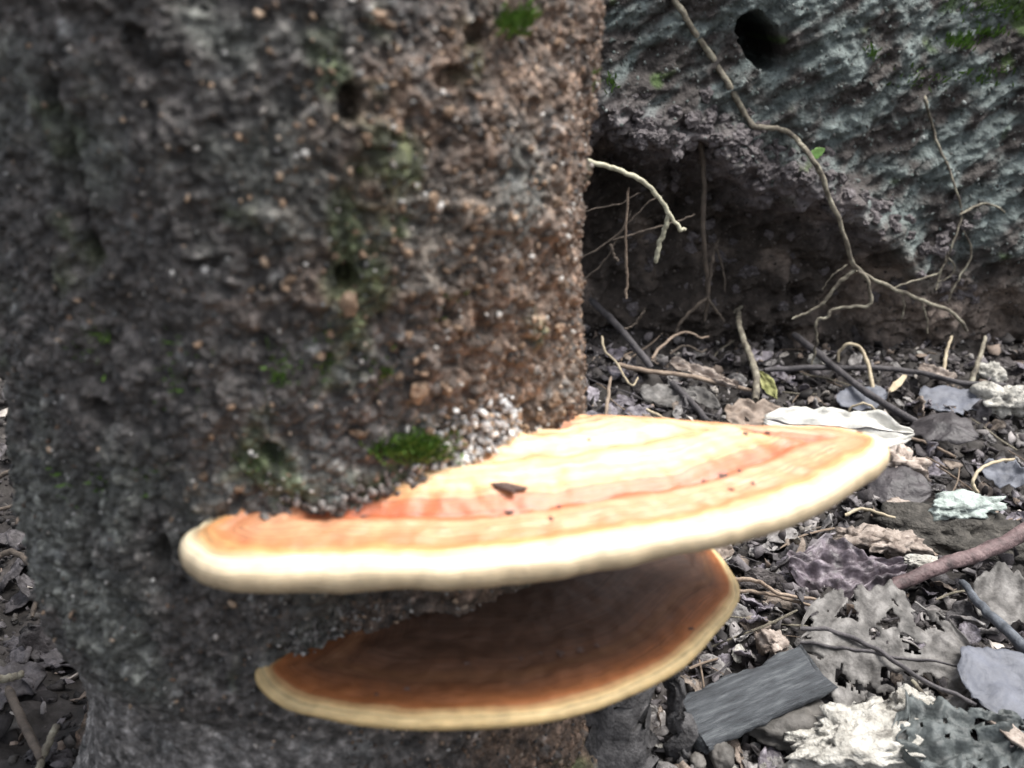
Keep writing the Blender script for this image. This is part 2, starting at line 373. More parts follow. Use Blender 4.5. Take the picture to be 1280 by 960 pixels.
# ------------------------------------------------------------------ tree trunk
def trunk_th(px, py):
    p, th = on_trunk(px, py); return th, p[2]
DENTS = [(85, 215, 16, 50, .016), (435, 128, 14, 22, .014), (433, 345, 11, 16, .014), (128, 515, 26, 22, .010), (108, 705, 9, 30, .012), (205, 690, 14, 26, .012), (338, 562, 18, 16, .008),
         (170, 60, 16, 26, .007), (600, 45, 26, 16, .010), (690, 560, 22, 18, .008), (560, 95, 20, 12, .006), (150, 712, 36, 6, .008), (110, 300, 14, 46, .008), (640, 215, 14, 20, .005), (250, 330, 22, 10, .006),
         (330, 430, 18, 12, .006), (60, 120, 14, 30, .008), (700, 330, 10, 22, .005), (560, 400, 16, 10, .004)]
TH0 = math.atan2(-TC[1], -TC[0])
DENT_AT = [on_trunk(a_, b_) + (c_, d_, e_) for a_, b_, c_, d_, e_ in DENTS]
ths = np.concatenate([np.linspace(TH0 - 1.75, TH0 + 1.75, 560), np.linspace(TH0 + 1.75, TH0 - 1.75 + 2 * math.pi, 90)[1:-1]])
tz = np.concatenate([np.linspace(-.06, .04, 30)[:-1], np.linspace(.04, .47, 430), np.linspace(.475, 1.5, 110)])
TH, ZZ = np.meshgrid(ths, tz, indexing='ij')
def trunk_r(TH, ZZ):
    r = trunk_r_low(TH, ZZ)
    x, y, z = np.cos(TH) * TR, np.sin(TH) * TR, ZZ
    w1, w2 = worley(x, y, z * .8, 130, 301)
    big = fbm(x, y, z * .7, 11, 4, 302)
    flakes = sstep(.0, .3, w2 - w1)
    smooth = sstep(.155, .12, z) * sstep(-.2, .1, TH0 + .2 - TH + 0 * z)      # scraped, smoother wood low on the left
    rough_ = 1 - .7 * smooth
    d = .008 * big + .0014 * (flakes - .5) * rough_ + .0034 * fbm(x, y, z, 60, 4, 303, .65) * rough_
    rg = 1 - np.abs(fbm(x, y, z * 1.2, 170, 2, 304)) * 2
    d = d + .0013 * rg * rough_ + .0010 * fbm(x, y, z, 380, 2, 305) - .010 * smooth
    v1, _ = worley(x, y, z, 26, 306); d = d - .005 * sstep(.20, .06, v1 + .12 * perlin(x * 120, y * 120, z * 120, 308))
    rag = 1 + .5 * perlin(x * 90, y * 90, z * 90, 307)
    for p, th, wx, wy, dp in DENT_AT:
        if p is None: continue
        dist = math.hypot(p[0], p[1]) * 1.05
        sx, sz = wx / FPX * dist, wy / FPX * dist
        a = (TH - th) * TR / max(.45, math.cos(th - TH0)) ; b = ZZ - p[2]
        q = np.sqrt((a / sx) ** 2 + (b / sz) ** 2) * rag
        d = d - dp * sstep(1.15, .55, q)
    return r + d
RR = trunk_r(TH, ZZ)
tx, ty = TC[0] + RR * np.cos(TH), TC[1] + RR * np.sin(TH)
x, y, z = np.cos(TH) * TR, np.sin(TH) * TR, ZZ
side = (TH - TH0) / 1.3                                       # -1 left .. +1 right of the face
grey = np.array([.068, .061, .057]); brown = np.array([.104, .070, .050]); lich = np.array([.092, .094, .084]); mossy = np.array([.048, .066, .024]); pale = np.array([.115, .118, .116])
kb = sstep(-.15, .45, side + .5 * fbm(x, y, z, 18, 3, 311) - .15 * sstep(.36, .46, z))[..., None]
tc_ = grey * (1 - kb) + brown * kb
kl = (sstep(.0, .45, fbm(x, y, z, 14, 4, 312) + .35 * sstep(-.1, -.8, side) + .15 * np.exp(-((side + .55) / .3) ** 2 - ((z - .22) / .06) ** 2) * 2 - .08) * (1 - .7 * kb[..., 0]))[..., None]
tc_ = tc_ * (1 - kl) + lich * kl
km = sstep(.12, .5, fbm(x, y, z, 20, 4, 313) + .5 * np.exp(-((side - .05) / .25) ** 2) * sstep(.2, .25, z) - .35)[..., None]
tc_ = tc_ * (1 - .75 * km) + mossy * .75 * km
sm = (sstep(.155, .12, z) * sstep(.35, -.2, side))[..., None]
tc_ = tc_ * (1 - sm) + np.array([.145, .136, .13]) * sm
kp = sstep(.38, .6, fbm(x, y, z, 70, 3, 314))[..., None]
tc_ = tc_ * (1 - .5 * kp) + pale * .5 * kp
spk = fbm(x, y, z, 120, 3, 315, .7)[..., None]; tc_ = tc_ * (1.12 + .75 * np.clip(spk, -.8, 1.2))
tree = empty('tree', (TC[0], TC[1], 0))
tag(tree, 'rough grey-brown tree trunk carrying both orange bracket fungi', 'tree')
V = np.stack([tx, ty, ZZ], -1)
Fq = np.concatenate([gridF(len(ths), len(tz)), np.stack([np.arange(len(tz) - 1) + (len(ths) - 1) * len(tz), np.arange(len(tz) - 1), np.arange(1, len(tz)), np.arange(1, len(tz)) + (len(ths) - 1) * len(tz)], -1)])
trunk = mesh_obj('trunk', V.reshape(-1, 3), Fq, M['bark'], tree, origin=(TC[0], TC[1], 0), cols=tc_.reshape(-1, 3))

# shapes for lumps, made once
ICO_V = []; 
def ico():
    t = (1 + 5 ** .5) / 2
    v = np.array([(-1, t, 0), (1, t, 0), (-1, -t, 0), (1, -t, 0), (0, -1, t), (0, 1, t), (0, -1, -t), (0, 1, -t), (t, 0, -1), (t, 0, 1), (-t, 0, -1), (-t, 0, 1)], float); v /= np.linalg.norm(v[0])
    f = [(0, 11, 5), (0, 5, 1), (0, 1, 7), (0, 7, 10), (0, 10, 11), (1, 5, 9), (5, 11, 4), (11, 10, 2), (10, 7, 6), (7, 1, 8), (3, 9, 4), (3, 4, 2), (3, 2, 6), (3, 6, 8), (3, 8, 9), (4, 9, 5), (2, 4, 11), (6, 2, 10), (8, 6, 7), (9, 8, 1)]
    return v, np.array(f)
IV, IF = ico()
def subdiv(v, f):
    v = list(map(np.array, v)); cache = {}; nf = []
    def mid(a, b):
        k = (min(a, b), max(a, b))
        if k not in cache:
            m = v[a] + v[b]; v.append(m / np.linalg.norm(m)); cache[k] = len(v) - 1
        return cache[k]
    for a, b, c_ in f:
        ab, bc, ca = mid(a, b), mid(b, c_), mid(c_, a)
        nf += [(a, ab, ca), (b, bc, ab), (c_, ca, bc), (ab, bc, ca)]
    return np.array(v), np.array(nf)
IV2, IF2 = subdiv(IV, IF); IV3, IF3 = subdiv(IV2, IF2); IV4, IF4 = subdiv(IV3, IF3); IV5, IF5 = subdiv(IV4, IF4)
rs = np.random.RandomState(3)
def rand_rot(n):
    q = rs.normal(size=(n, 4)); q /= np.linalg.norm(q, axis=1)[:, None]
    w_, x_, y_, z_ = q.T
    return np.stack([1 - 2 * (y_ * y_ + z_ * z_), 2 * (x_ * y_ - z_ * w_), 2 * (x_ * z_ + y_ * w_), 2 * (x_ * y_ + z_ * w_), 1 - 2 * (x_ * x_ + z_ * z_), 2 * (y_ * z_ - x_ * w_), 2 * (x_ * z_ - y_ * w_), 2 * (y_ * z_ + x_ * w_), 1 - 2 * (x_ * x_ + y_ * y_)], -1).reshape(n, 3, 3)
def grains(P, size, colors, flat=(1, .8, .55), jit=.25):
    """many small faceted lumps as one mesh: vertices, faces, colours"""
    n = len(P); m = len(IV)
    S = np.asarray(size)[:, None, None] * np.array(flat) * (1 + .3 * rs.uniform(-1, 1, (n, 1, 3)))
    base = IV[None] * (1 + jit * rs.uniform(-1, 1, (n, m, 1))) * S
    V = np.einsum('nij,nkj->nki', rand_rot(n), base) + P[:, None]
    F = (IF[None] + (np.arange(n) * m)[:, None, None]).reshape(-1, 3)
    return V.reshape(-1, 3), F, np.repeat(colors, m, 0)
def pick(cols, n, p=None):
    c = np.array(cols)[rs.choice(len(cols), n, p=p)]
    return c * rs.uniform(.7, 1.3, (n, 1))

# bark grains over the face of the trunk
def trunk_pts(n, a0=-1.55, a1=1.55, z0=.05, z1=.5):
    a = rs.randint(0, 560, n); b = rs.randint(29, 29 + 436, n)
    return V[a, b], a, b
n = 26000
P, a, b = trunk_pts(n)
sd_ = (ths[a] - TH0) / 1.3; dens = .35 + .65 * sstep(-.3, .4, sd_ + .4 * perlin(P[:, 0] * 30, P[:, 1] * 30, P[:, 2] * 30, 5)); keep = (rs.uniform(size=n) < dens) & ~((P[:, 2] < .14) & (sd_ < 0))
P, sd_ = P[keep], sd_[keep]; n = len(P)
sz = .0004 + .0014 * rs.power(.3, n)
cols = np.where((rs.uniform(size=n) < .5 + .45 * sd_)[:, None], pick([(.10, .062, .04), (.17, .105, .065), (.06, .04, .03), (.26, .18, .12), (.38, .30, .23)], n, [.27, .26, .24, .15, .08]),
                pick([(.055, .055, .055), (.10, .10, .097), (.03, .03, .03), (.20, .20, .195), (.42, .41, .39)], n, [.33, .28, .22, .11, .06]))
v_, f_, c_ = grains(P, sz, cols)
n = 1500
P2, a, b = trunk_pts(n); sd2_ = (ths[a] - TH0) / 1.3; kp2 = (rs.uniform(size=n) < .25 + .75 * sstep(-.4, .5, sd2_)) & (P2[:, 2] > .12); P2 = P2[kp2]; n = len(P2)
vb, fb, cb = grains(P2, .0007 + .0016 * rs.power(.5, n), pick([(.34, .31, .28), (.50, .48, .45), (.36, .26, .18)], n))  # extra pale grains, painted highlights for the glints on the bark
v_, f_, c_ = np.vstack([v_, vb]), np.vstack([f_, fb + len(v_)]), np.vstack([c_, cb])
tag(mesh_obj('bark_grains_glints', v_, f_, M['grain'], trunk, smooth=False, cols=c_), kind='stuff')

# larger loose chips of bark, each its own part
def chip_mesh(name, mat, seed, amp=.35, iv=IV2, jf=IF2):
    s = seed * 7.3
    r_ = 1 + amp * 2 * perlin(iv[:, 0] * 1.3 + s, iv[:, 1] * 1.3, iv[:, 2] * 1.3, 44) + amp * perlin(iv[:, 0] * 3 + s, iv[:, 1] * 3, iv[:, 2] * 3, 45)
    me = bpy.data.meshes.new(name); me.from_pydata((iv * r_[:, None]).tolist(), [], jf.tolist()); me.update(); me.materials.append(mat)
    return me
CHIP = [chip_mesh('bark_chip', M['chip_tan'], i) for i in range(5)]
spots = [(435, 378, 15, 20), (525, 492, 17, 16), (537, 250, 10, 14), (592, 262, 14, 9), (640, 205, 9, 16), (562, 490, 8, 18), (700, 410, 10, 8), (600, 360, 9, 6), (690, 500, 14, 11), (675, 520, 10, 7), (655, 525, 11, 13), (365, 350, 12, 7),
         (510, 420, 10, 7), (560, 410, 14, 9), (470, 20, 20, 9), (490, 32, 14, 7), (585, 320, 7, 7), (495, 440, 9, 6), (610, 300, 7, 5), (255, 595, 13, 7), (300, 610, 9, 6), (545, 545, 8, 6), (650, 330, 8, 10), (715, 240, 7, 9), (620, 165, 9, 6), (560, 140, 11, 8), (450, 545, 16, 6)]
for i in range(70):
    spots.append((rnd.triangular(220, 745, 640), rnd.uniform(30, 530), rnd.uniform(4, 8), rnd.uniform(3.5, 7)))
for i, (px, py, wx, wy) in enumerate(spots):
    p, th = on_trunk(px, py, .001)
    if p is None: continue
    rr = float(trunk_r(np.array([th]), np.array([p[2]]))[0]); q = np.array([TC[0] + rr * math.cos(th), TC[1] + rr * math.sin(th), p[2]])
    d_ = np.linalg.norm(q - CAM)
    o = bpy.data.objects.new('bark_chip', CHIP[i % 5]); COL.objects.link(o); o.parent = trunk; o.location = q - np.array(tree.location)
    o.scale = (wx * .8 / FPX * d_, .0022, wy * .8 / FPX * d_); o.rotation_euler = (rnd.uniform(-.3, .3), rnd.uniform(-.6, .6), th + math.pi / 2)

# moss: short blades on the bark
def moss_part(name, parent, pts, nrm, hmin, hmax, mat):
    V_, F_ = [], []
    for p, nn in zip(pts, nrm):
        h = rnd.uniform(hmin, hmax); d = np.array(nn) * .7 + np.array([rnd.uniform(-.6, .6), rnd.uniform(-.6, .6), rnd.uniform(-.1, 1.0)]); d /= np.linalg.norm(d)
        s = np.cross(d, [rnd.random(), rnd.random(), rnd.random()]); s /= np.linalg.norm(s) + 1e-9; wd = h * .13; k0 = len(V_)
        m_ = p + d * h * .55 + np.array([0, 0, -.1]) * h
        V_ += [p - s * wd * .6, p + s * wd * .6, m_ + s * wd, m_ - s * wd, p + d * h]; F_ += [(k0, k0 + 1, k0 + 2, k0 + 3), (k0 + 3, k0 + 2, k0 + 4)]
    return tag(mesh_obj(name, np.array(V_), F_, mat, parent, smooth=False), kind='stuff')
pts, nrm = [], []
for (px, py, wx, wy, m) in [(525, 562, 36, 16, 520), (485, 562, 24, 14, 140), (480, 290, 22, 14, 110), (470, 215, 26, 30, 110), (505, 205, 10, 20, 40), (400, 440, 26, 40, 150), (350, 470, 24, 30, 80), (470, 465, 24, 20, 90), (640, 30, 22, 16, 90), (660, 20, 14, 12, 50), (110, 430, 40, 40, 60), (130, 600, 60, 30, 90), (330, 590, 50, 14, 90), (745, 105, 6, 20, 30), (545, 380, 30, 20, 30), (230, 480, 40, 60, 90)]:
    for i in range(m):
        p, th = on_trunk(px + rnd.gauss(0, wx * .5), py + rnd.gauss(0, wy * .5), 0)
        if p is None: continue
        rr = float(trunk_r_low(th, p[2])) - .002 + rnd.uniform(-.001, .002); pts.append(np.array([TC[0] + rr * math.cos(th), TC[1] + rr * math.sin(th), p[2]])); nrm.append((math.cos(th), math.sin(th), 0))
moss_part('moss', trunk, pts, nrm, .0025, .0062, M['moss'])

# grey slabs of root flare at the foot of the trunk
def slab(px, py, wpx, z0, z1, Yc, mat, name='root_flare', parent=tree, seed=0, rr=.01):
    p = on_y(px, py, Yc); Lx = wpx / FPX * np.linalg.norm(p - CAM)
    pts_ = [(p[0] - .012, Yc + .03, z1 + .03), (p[0] - .006, Yc + .012, z1), (p[0], Yc, (z0 + z1) / 2), (p[0] + .005, Yc - .012, z0)]
    v_, f_ = tubeVF(pts_, Lx * .36, Lx * .60, 22, 44, .34, .7, seed, .01)
    return mesh_obj(name, v_, f_, mat, parent)
M['flare'] = noise_mat('root_flare_bark', [(.34, (.018, .017, .018)), (.66, (.10, .096, .098))], 110, 10, .75, .9, 350, vary=0)
slab(755, 920, 95, -.02, .10, .458, M['flare'], seed=1)
slab(665, 930, 80, -.02, .09, .440, M['flare'], seed=2)
slab(845, 905, 24, -.02, .075, .475, M['flare'], seed=3)

# ------------------------------------------------------------------ bracket fungi
def resample(P, n):
    d = np.concatenate([[0], np.cumsum(np.linalg.norm(np.diff(P, axis=0), axis=1))])
    s = np.linspace(0, d[-1], n); return np.stack([np.interp(s, d, P[:, k]) for k in range(P.shape[1])], -1)
def bracket(label, rim_px, zp, th, nose, rise, prof, drop, mat, inner_r, seed, wav):
    rim = np.array([on_z(px, py, zp)[:2] for px, py in rim_px])
    N = 300
    rim = resample(catmull(rim, 500), N)
    a0 = math.atan2(rim[0, 1] - TC[1], rim[0, 0] - TC[0]); a1 = math.atan2(rim[-1, 1] - TC[1], rim[-1, 0] - TC[0])
    while a1 < a0: a1 += 2 * math.pi
    aa = np.linspace(a0, a1, N); inner = TC + inner_r * np.stack([np.cos(aa), np.sin(aa)], -1)
    tg = np.gradient(rim, axis=0); tg /= np.linalg.norm(tg, axis=1)[:, None]; nr = np.stack([tg[:, 1], -tg[:, 0]], -1)
    if np.dot(nr[N // 2], rim[N // 2] - TC) < 0: nr = -nr
    for _ in range(12): nr[1:-1] = (nr[:-2] + nr[1:-1] + nr[2:]) / 3
    nr /= np.linalg.norm(nr, axis=1)[:, None]
    s = np.linspace(0, 1, N)
    wob = wav * (fbm(s, 0, 0, 9, 3, seed) + .35 * fbm(s, 1, 0, 38, 2, seed + 5))
    rim = rim + nr * wob[:, None]
    zw = wav * .9 * fbm(s, 2, 0, 7, 3, seed + 9)                    # the margin rises and falls a little
    thv = th * (1 + .16 * fbm(s, 3, 0, 10, 2, seed + 11)) * (.55 + .45 * sstep(0, .06, s)) * (1 - .35 * sstep(.7, .95, s))
    # top
    NT = 120; t = np.linspace(0, 1, NT)
    XY = inner[:, None] * (1 - t)[None, :, None] + rim[:, None] * t[None, :, None]
    flat = XY.reshape(-1, 2); D = np.empty(len(flat))
    slow = 1 + 1.9 * sstep(.60, .78, np.linspace(0, 1, N))          # growth zones lie closer together on the rear edge
    for i in range(0, len(flat), 4000):
        D[i:i + 4000] = (np.sqrt(((flat[i:i + 4000, None] - rim[None]) ** 2).sum(-1)) * slow[None]).min(1)
    D = D.reshape(N, NT)
    Dw = D + .004 * fbm(XY[..., 0], XY[..., 1], 0, 22, 3, seed + 20)
    px_, pz_ = zip(*prof)
    ztop = zp + zw[:, None] * t[None] ** 3 + np.interp(Dw, px_, pz_) * sstep(0, .006, D) + rise * (1 - t)[None] ** 1.2 + .0009 * fbm(XY[..., 0], XY[..., 1], 1, 90, 3, seed + 30) * sstep(0, .01, D)
    top = np.concatenate([XY, ztop[..., None]], -1)
    # rounded nose of the margin
    NN = 22; ph = np.linspace(0, math.pi, NN)
    prf_o = np.sin(ph) ** .8; prf_z = -(1 - np.cos(ph)) / 2
    e = nose * (thv / th)
    ncol = rim[:, None] + nr[:, None] * (e[:, None] * prf_o[None])[..., None]
    nz_ = (ztop[:, -1])[:, None] + thv[:, None] * prf_z[None]
    nose_v = np.concatenate([ncol, nz_[..., None]], -1)
    # underside
    NU = 50; tu = np.linspace(1, 0, NU)
    XYu = inner[:, None] * (1 - tu)[None, :, None] + rim[:, None] * tu[None, :, None]
    zu = (ztop[:, -1] - thv)[:, None] - drop * (1 - tu)[None] ** 1.4
    und = np.concatenate([XYu, zu[..., None]], -1)
    ob = empty('bracket_fungus', tuple((rim[0] + rim[-1]) / 2) + (zp - th,)); tag(ob, label, 'fungus', 'bracket fungi on the trunk')
    K = NT - 12
    full = np.concatenate([top[:, :NT], nose_v[:, 1:], und[:, 1:]], 1)
    rd = np.concatenate([D, -np.repeat((np.cumsum(np.full(NN - 1, th * 1.3 / NN)))[None], N, 0), np.full((N, NU - 1), -.02)], 1)
    def piece(name, c0, c1, m_):
        g = full[:, c0:c1]; o = mesh_obj(name, g.reshape(-1, 3), gridF(N, c1 - c0), m_, ob, attrs={'rim': rd[:, c0:c1].ravel()}); return o
    piece('cap', 0, K, mat); piece('margin', K - 1, NT + NN + 4, mat); piece('pore_surface', NT + NN + 3, full.shape[1], M['pores'])
    return ob, full, D
U_RIM = [(300, 640), (262, 655), (243, 666), (246, 684), (276, 699), (330, 706), (400, 704), (440, 706), (520, 704), (600, 698), (680, 690), (760, 677), (840, 662), (920, 646), (985, 625), (1045, 597), (1087, 573), (1102, 554), (1085, 543), (1030, 537), (960, 534), (890, 528), (820, 524), (755, 523), (722, 533), (680, 545)]
PROF_U = [(0, 0), (.005, .0012), (.010, .0002), (.018, .0010), (.024, .0006), (.031, -.0034), (.037, -.0006), (.050, .0036), (.056, .0030), (.061, .0004), (.068, .0038), (.082, .0036), (.1, .004), (.2, .006)]
up_f, up_v, up_D = bracket('larger pale orange bracket fungus with thick cream margin, uppermost on the trunk', U_RIM, .25, .0118, .0048, .012, PROF_U, .022, M['cap_upper'], .108, 501, .0022)
L_RIM = [(392, 800), (345, 822), (326, 838), (345, 862), (395, 882), (470, 894), (570, 897), (655, 891), (730, 875), (805, 848), (862, 810), (905, 762), (918, 738), (908, 712), (885, 682), (840, 650), (780, 630), (720, 625), (680, 628)]
PROF_L = [(0, 0), (.004, .0008), (.009, .0002), (.018, .0008), (.025, .0002), (.034, .0014), (.042, .0008), (.055, .0026), (.08, .005), (.12, .008)]
lo_f, lo_v, lo_D = bracket('smaller brown bracket fungus with thin yellow margin, beneath the larger one', L_RIM, .17, .0056, .0030, .010, PROF_L, .018, M['cap_lower'], .108, 601, .0010)

def on_cap(full, px, py, nt=120):
    v = ray(px, py); P_ = full[:, :nt].reshape(-1, 3) - CAM
    vn = v / np.linalg.norm(v); dd = np.linalg.norm(P_ - (P_ @ vn)[:, None] * vn, axis=1)
    return P_[np.argmin(dd)] + CAM

# ------------------------------------------------------------------ crumbs where cap meets bark
def crumb_pile(name, label, cat, spots, cols, smin, smax, mat=None, parent=None):
    Ps = []
    for (px, py, wx, wy, m) in spots:
        for i in range(m):
            p, th = on_trunk(px + rnd.gauss(0, wx * .5), py + rnd.gauss(0, wy * .5), rnd.uniform(.000, .006))
            if p is not None: Ps.append(p)
    Ps = np.array(Ps); n_ = len(Ps)
    tt = np.arctan2(Ps[:, 1] - TC[1], Ps[:, 0] - TC[0]); rr = trunk_r(tt, Ps[:, 2]) + rs.uniform(-.0005, .0025, n_)
    Ps = np.stack([TC[0] + rr * np.cos(tt), TC[1] + rr * np.sin(tt), Ps[:, 2]], -1)
    v_, f_, c_ = grains(Ps, smin + (smax - smin) * rs.power(.6, n_), pick(cols, n_), (1, .75, .42), .45)
    return tag(mesh_obj(name, v_, f_, mat or M['frass'], None, smooth=False, cols=c_), label, cat, kind='stuff')
crumb_pile('white_frass', 'crumbly white frass heaped on bark above the larger bracket', 'frass', [(612, 548, 50, 40, 330), (630, 528, 28, 24, 140), (600, 578, 40, 20, 150), (560, 590, 44, 14, 80)], [(.66, .65, .63), (.48, .48, .48), (.74, .73, .71), (.30, .29, .29), (.40, .29, .20)], .0005, .0026)
crumb_pile('brown_frass', 'dull grey-brown beady crumbs along the attachment of the larger bracket', 'frass', [(440, 622, 50, 12, 60), (480, 612, 40, 16, 55), (400, 632, 40, 10, 40), (350, 645, 40, 6, 20), (530, 600, 30, 10, 25)], [(.13, .11, .10), (.20, .18, .165), (.09, .08, .075), (.34, .32, .30)], .0006, .0026)
crumb_pile('grey_frass', 'grey gritty crumbs along the attachment of the smaller bracket', 'frass', [(400, 795, 36, 12, 60), (440, 770, 30, 10, 30), (372, 812, 20, 8, 30)], [(.07, .065, .06), (.14, .13, .125), (.3, .29, .28)], .0008, .0022)

# loose dark flakes lying on the caps
FLK = [chip_mesh('bark_flake', noise_mat('bark_flake', [(.3, (.06, .04, .035)), (.7, (.16, .10, .08))], 200, 4, .6, .4, 700, vary=.2), 20 + i, .6) for i in range(3)]
def flake(full, px, py, wx, wy, label, rz, group=None, mesh=0, hh=.0011):
    p = on_cap(full, px, py); d_ = np.linalg.norm(p - CAM)
    o = bpy.data.objects.new('bark_flake', FLK[mesh]); COL.objects.link(o); o.location = p + np.array([0, 0, hh * .3])
    o.scale = (wx / FPX * d_ * .5, wy / FPX * d_, hh); o.rotation_euler = (.1, .05, rz); tag(o, label, 'flake', group)
flake(up_v, 627, 608, 46, 9, 'dark pointed bark flake lying on the larger orange bracket', -.15, None, 0, .0016)
for i, (px, py, s_) in enumerate([(634, 640, 11), (700, 635, 8), (905, 597, 16), (912, 612, 9), (925, 590, 8), (940, 605, 8), (455, 645, 11), (690, 648, 7), (1075, 532, 9), (930, 542, 10), (945, 543, 8), (960, 540, 7), (735, 548, 7), (880, 600, 8)]):
    flake(up_v, px, py, s_ * rnd.uniform(.6, 1.1), s_ * rnd.uniform(.3, .6), 'tiny dark speck of bark on the larger orange bracket', rnd.uniform(-.4, .4), 'specks on the larger bracket', i % 3, .0004)
for i, (px, py, s_) in enumerate([(700, 815, 14), (725, 812, 10), (585, 828, 8), (675, 817, 9), (650, 824, 7), (510, 860, 7), (470, 868, 7), (610, 745, 8), (865, 785, 7), (745, 808, 8)]):
    flake(lo_v, px, py, s_ * rnd.uniform(.6, 1.1), s_ * rnd.uniform(.3, .6), 'tiny dark speck of bark on the smaller brown bracket', rnd.uniform(-.4, .4), 'specks on the smaller bracket', i % 3, .0004)

# ------------------------------------------------------------------ earth crumbs and clods
def in_view(p, marg=60):
    d_ = p - CAM; f_ = d_[..., 1] * math.cos(PITCH) - d_[..., 2] * math.sin(PITCH); u_ = d_[..., 1] * math.sin(PITCH) + d_[..., 2] * math.cos(PITCH)
    return 640 + FPX * d_[..., 0] / f_, 480 - FPX * u_ / f_
n = 26000
gxr = rs.uniform(.0, .85, n); gyr = .42 + .92 * rs.uniform(size=n) ** 1.25
k = fbm(gxr, gyr, 0, 9, 3, 401); keep = rs.uniform(size=n) < .35 + .9 * k
gxr, gyr = gxr[keep], gyr[keep]; n = len(gxr)
P = np.stack([gxr, gyr, ground(gxr, gyr)], -1); sz = .0012 + .0042 * rs.power(.4, n); P[:, 2] += sz * .3
cols = pick([(.018, .015, .015), (.045, .039, .039), (.10, .088, .09), (.19, .175, .175), (.36, .34, .325)], n, [.34, .33, .20, .09, .04])
v_, f_, c_ = grains(P, sz, cols, (1, .85, .6), .3)
tag(mesh_obj('soil_crumbs', v_, f_, M['crumb'], None, smooth=False, cols=c_), 'loose dark soil crumbs strewn over the forest floor', 'soil', kind='stuff')
n = 6000
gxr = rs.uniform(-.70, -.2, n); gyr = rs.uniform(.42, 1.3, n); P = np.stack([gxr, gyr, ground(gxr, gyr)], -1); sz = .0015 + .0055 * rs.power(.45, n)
v_, f_, c_ = grains(P, sz, pick([(.012, .010, .010), (.03, .026, .025), (.08, .072, .066)], n))  # darker palette than the open floor, shade put into the crumb colour
tag(mesh_obj('soil_crumbs', v_, f_, M['crumb'], None, smooth=False, cols=c_), 'loose soil crumbs coloured darker for the shade behind the trunk foot', 'soil', kind='stuff')
CLOD = [chip_mesh('soil_clod', M['clod'], 40 + i, .38, IV3, IF3) for i in range(8)]
M['clod_lip'] = noise_mat('bank_clod', [(.3, (.045, .039, .040)), (.5, (.13, .115, .118)), (.7, (.25, .23, .235))], 2, 8, .75, .8, 7, bdist=.003)
CRUMBLY = [chip_mesh('soil_clod', M['clod_lip'], 60 + i, .30, IV3, IF3) for i in range(4)]
for i in range(230):
    x_ = rnd.uniform(.02, .80); y_ = rnd.uniform(.45, 1.32); s_ = rnd.uniform(.004, .012) * (1 if rnd.random() < .85 else 1.6)
    p = np.array([x_, y_, float(ground(x_, y_)) + s_ * .25]); a_, b_ = in_view(p)
    if a_ < 690 or a_ > 1340 or b_ > 1010 or np.hypot(x_ - TC[0], y_ - TC[1]) < TR + .03: continue
    o = bpy.data.objects.new('soil_clod', CLOD[i % 8]); COL.objects.link(o); o.parent = gnd; o.location = p
    o.scale = (s_, s_ * rnd.uniform(.6, 1), s_ * rnd.uniform(.45, .75)); o.rotation_euler = (rnd.uniform(-.5, .5), rnd.uniform(-.5, .5), rnd.uniform(0, 6.28))
# clods in the crumbling lip and undercut of the bank
bo = np.array(bank.location)
for i in range(260):
    px = rnd.uniform(765, 1230) if i % 2 else rnd.uniform(765, 980); f_ = (px - 765) / 465
    py = np.interp(px, [765, 900, 1000, 1100, 1230], [165, 175, 200, 270, 370]) + rnd.gauss(0, 22) if i < 200 else rnd.uniform(230, 410)
    p = on_bank(px, py); s_ = rnd.uniform(.004, .011) * (1.35 if i < 40 else 1)
    o = bpy.data.objects.new('soil_clod', CRUMBLY[i % 4]); COL.objects.link(o); o.parent = bank; o.location = p - bo + np.array([0, s_ * .2, 0])
    o.scale = (s_, s_ * .7, s_ * rnd.uniform(.55, .9)); o.rotation_euler = (rnd.uniform(-.5, .5), rnd.uniform(-.5, .5), rnd.uniform(0, 6.28))
n = 7000
bxr = rs.uniform(.05, .82, n); bzr = rs.uniform(.0, .5, n); P = np.stack([bxr, bank_y(bxr, bzr), bzr], -1)
sl = lip(bxr); lo_ = bzr < sl + .02
cols = np.where(lo_[:, None], pick([(.05, .042, .036), (.09, .075, .066), (.15, .13, .12)], n), pick([(.08, .08, .076), (.13, .155, .145), (.20, .22, .21), (.27, .29, .28)], n, [.4, .35, .18, .07]))
v_, f_, c_ = grains(P, .0010 + .0030 * rs.power(.35, n), cols, (1, .6, .6))
tag(mesh_obj('bank_crumbs', v_, f_, M['crumb'], bank, smooth=False, cols=c_), kind='stuff')
pts, nrm = [], []
for (px, py, wx, wy, m) in [(1200, 52, 22, 10, 120), (1235, 42, 20, 8, 70), (1260, 15, 24, 14, 60), (1090, 70, 12, 8, 30), (1230, 95, 40, 12, 60), (1150, 100, 40, 20, 40), (1225, 15, 30, 20, 60), (765, 105, 8, 10, 30)]:
    for i in range(m):
        p = on_bank(px + rnd.gauss(0, wx * .5), py + rnd.gauss(0, wy * .5)); pts.append(p); nrm.append((0, -1, .2))
moss_part('moss', bank, pts, nrm, .004, .012, M['moss'])

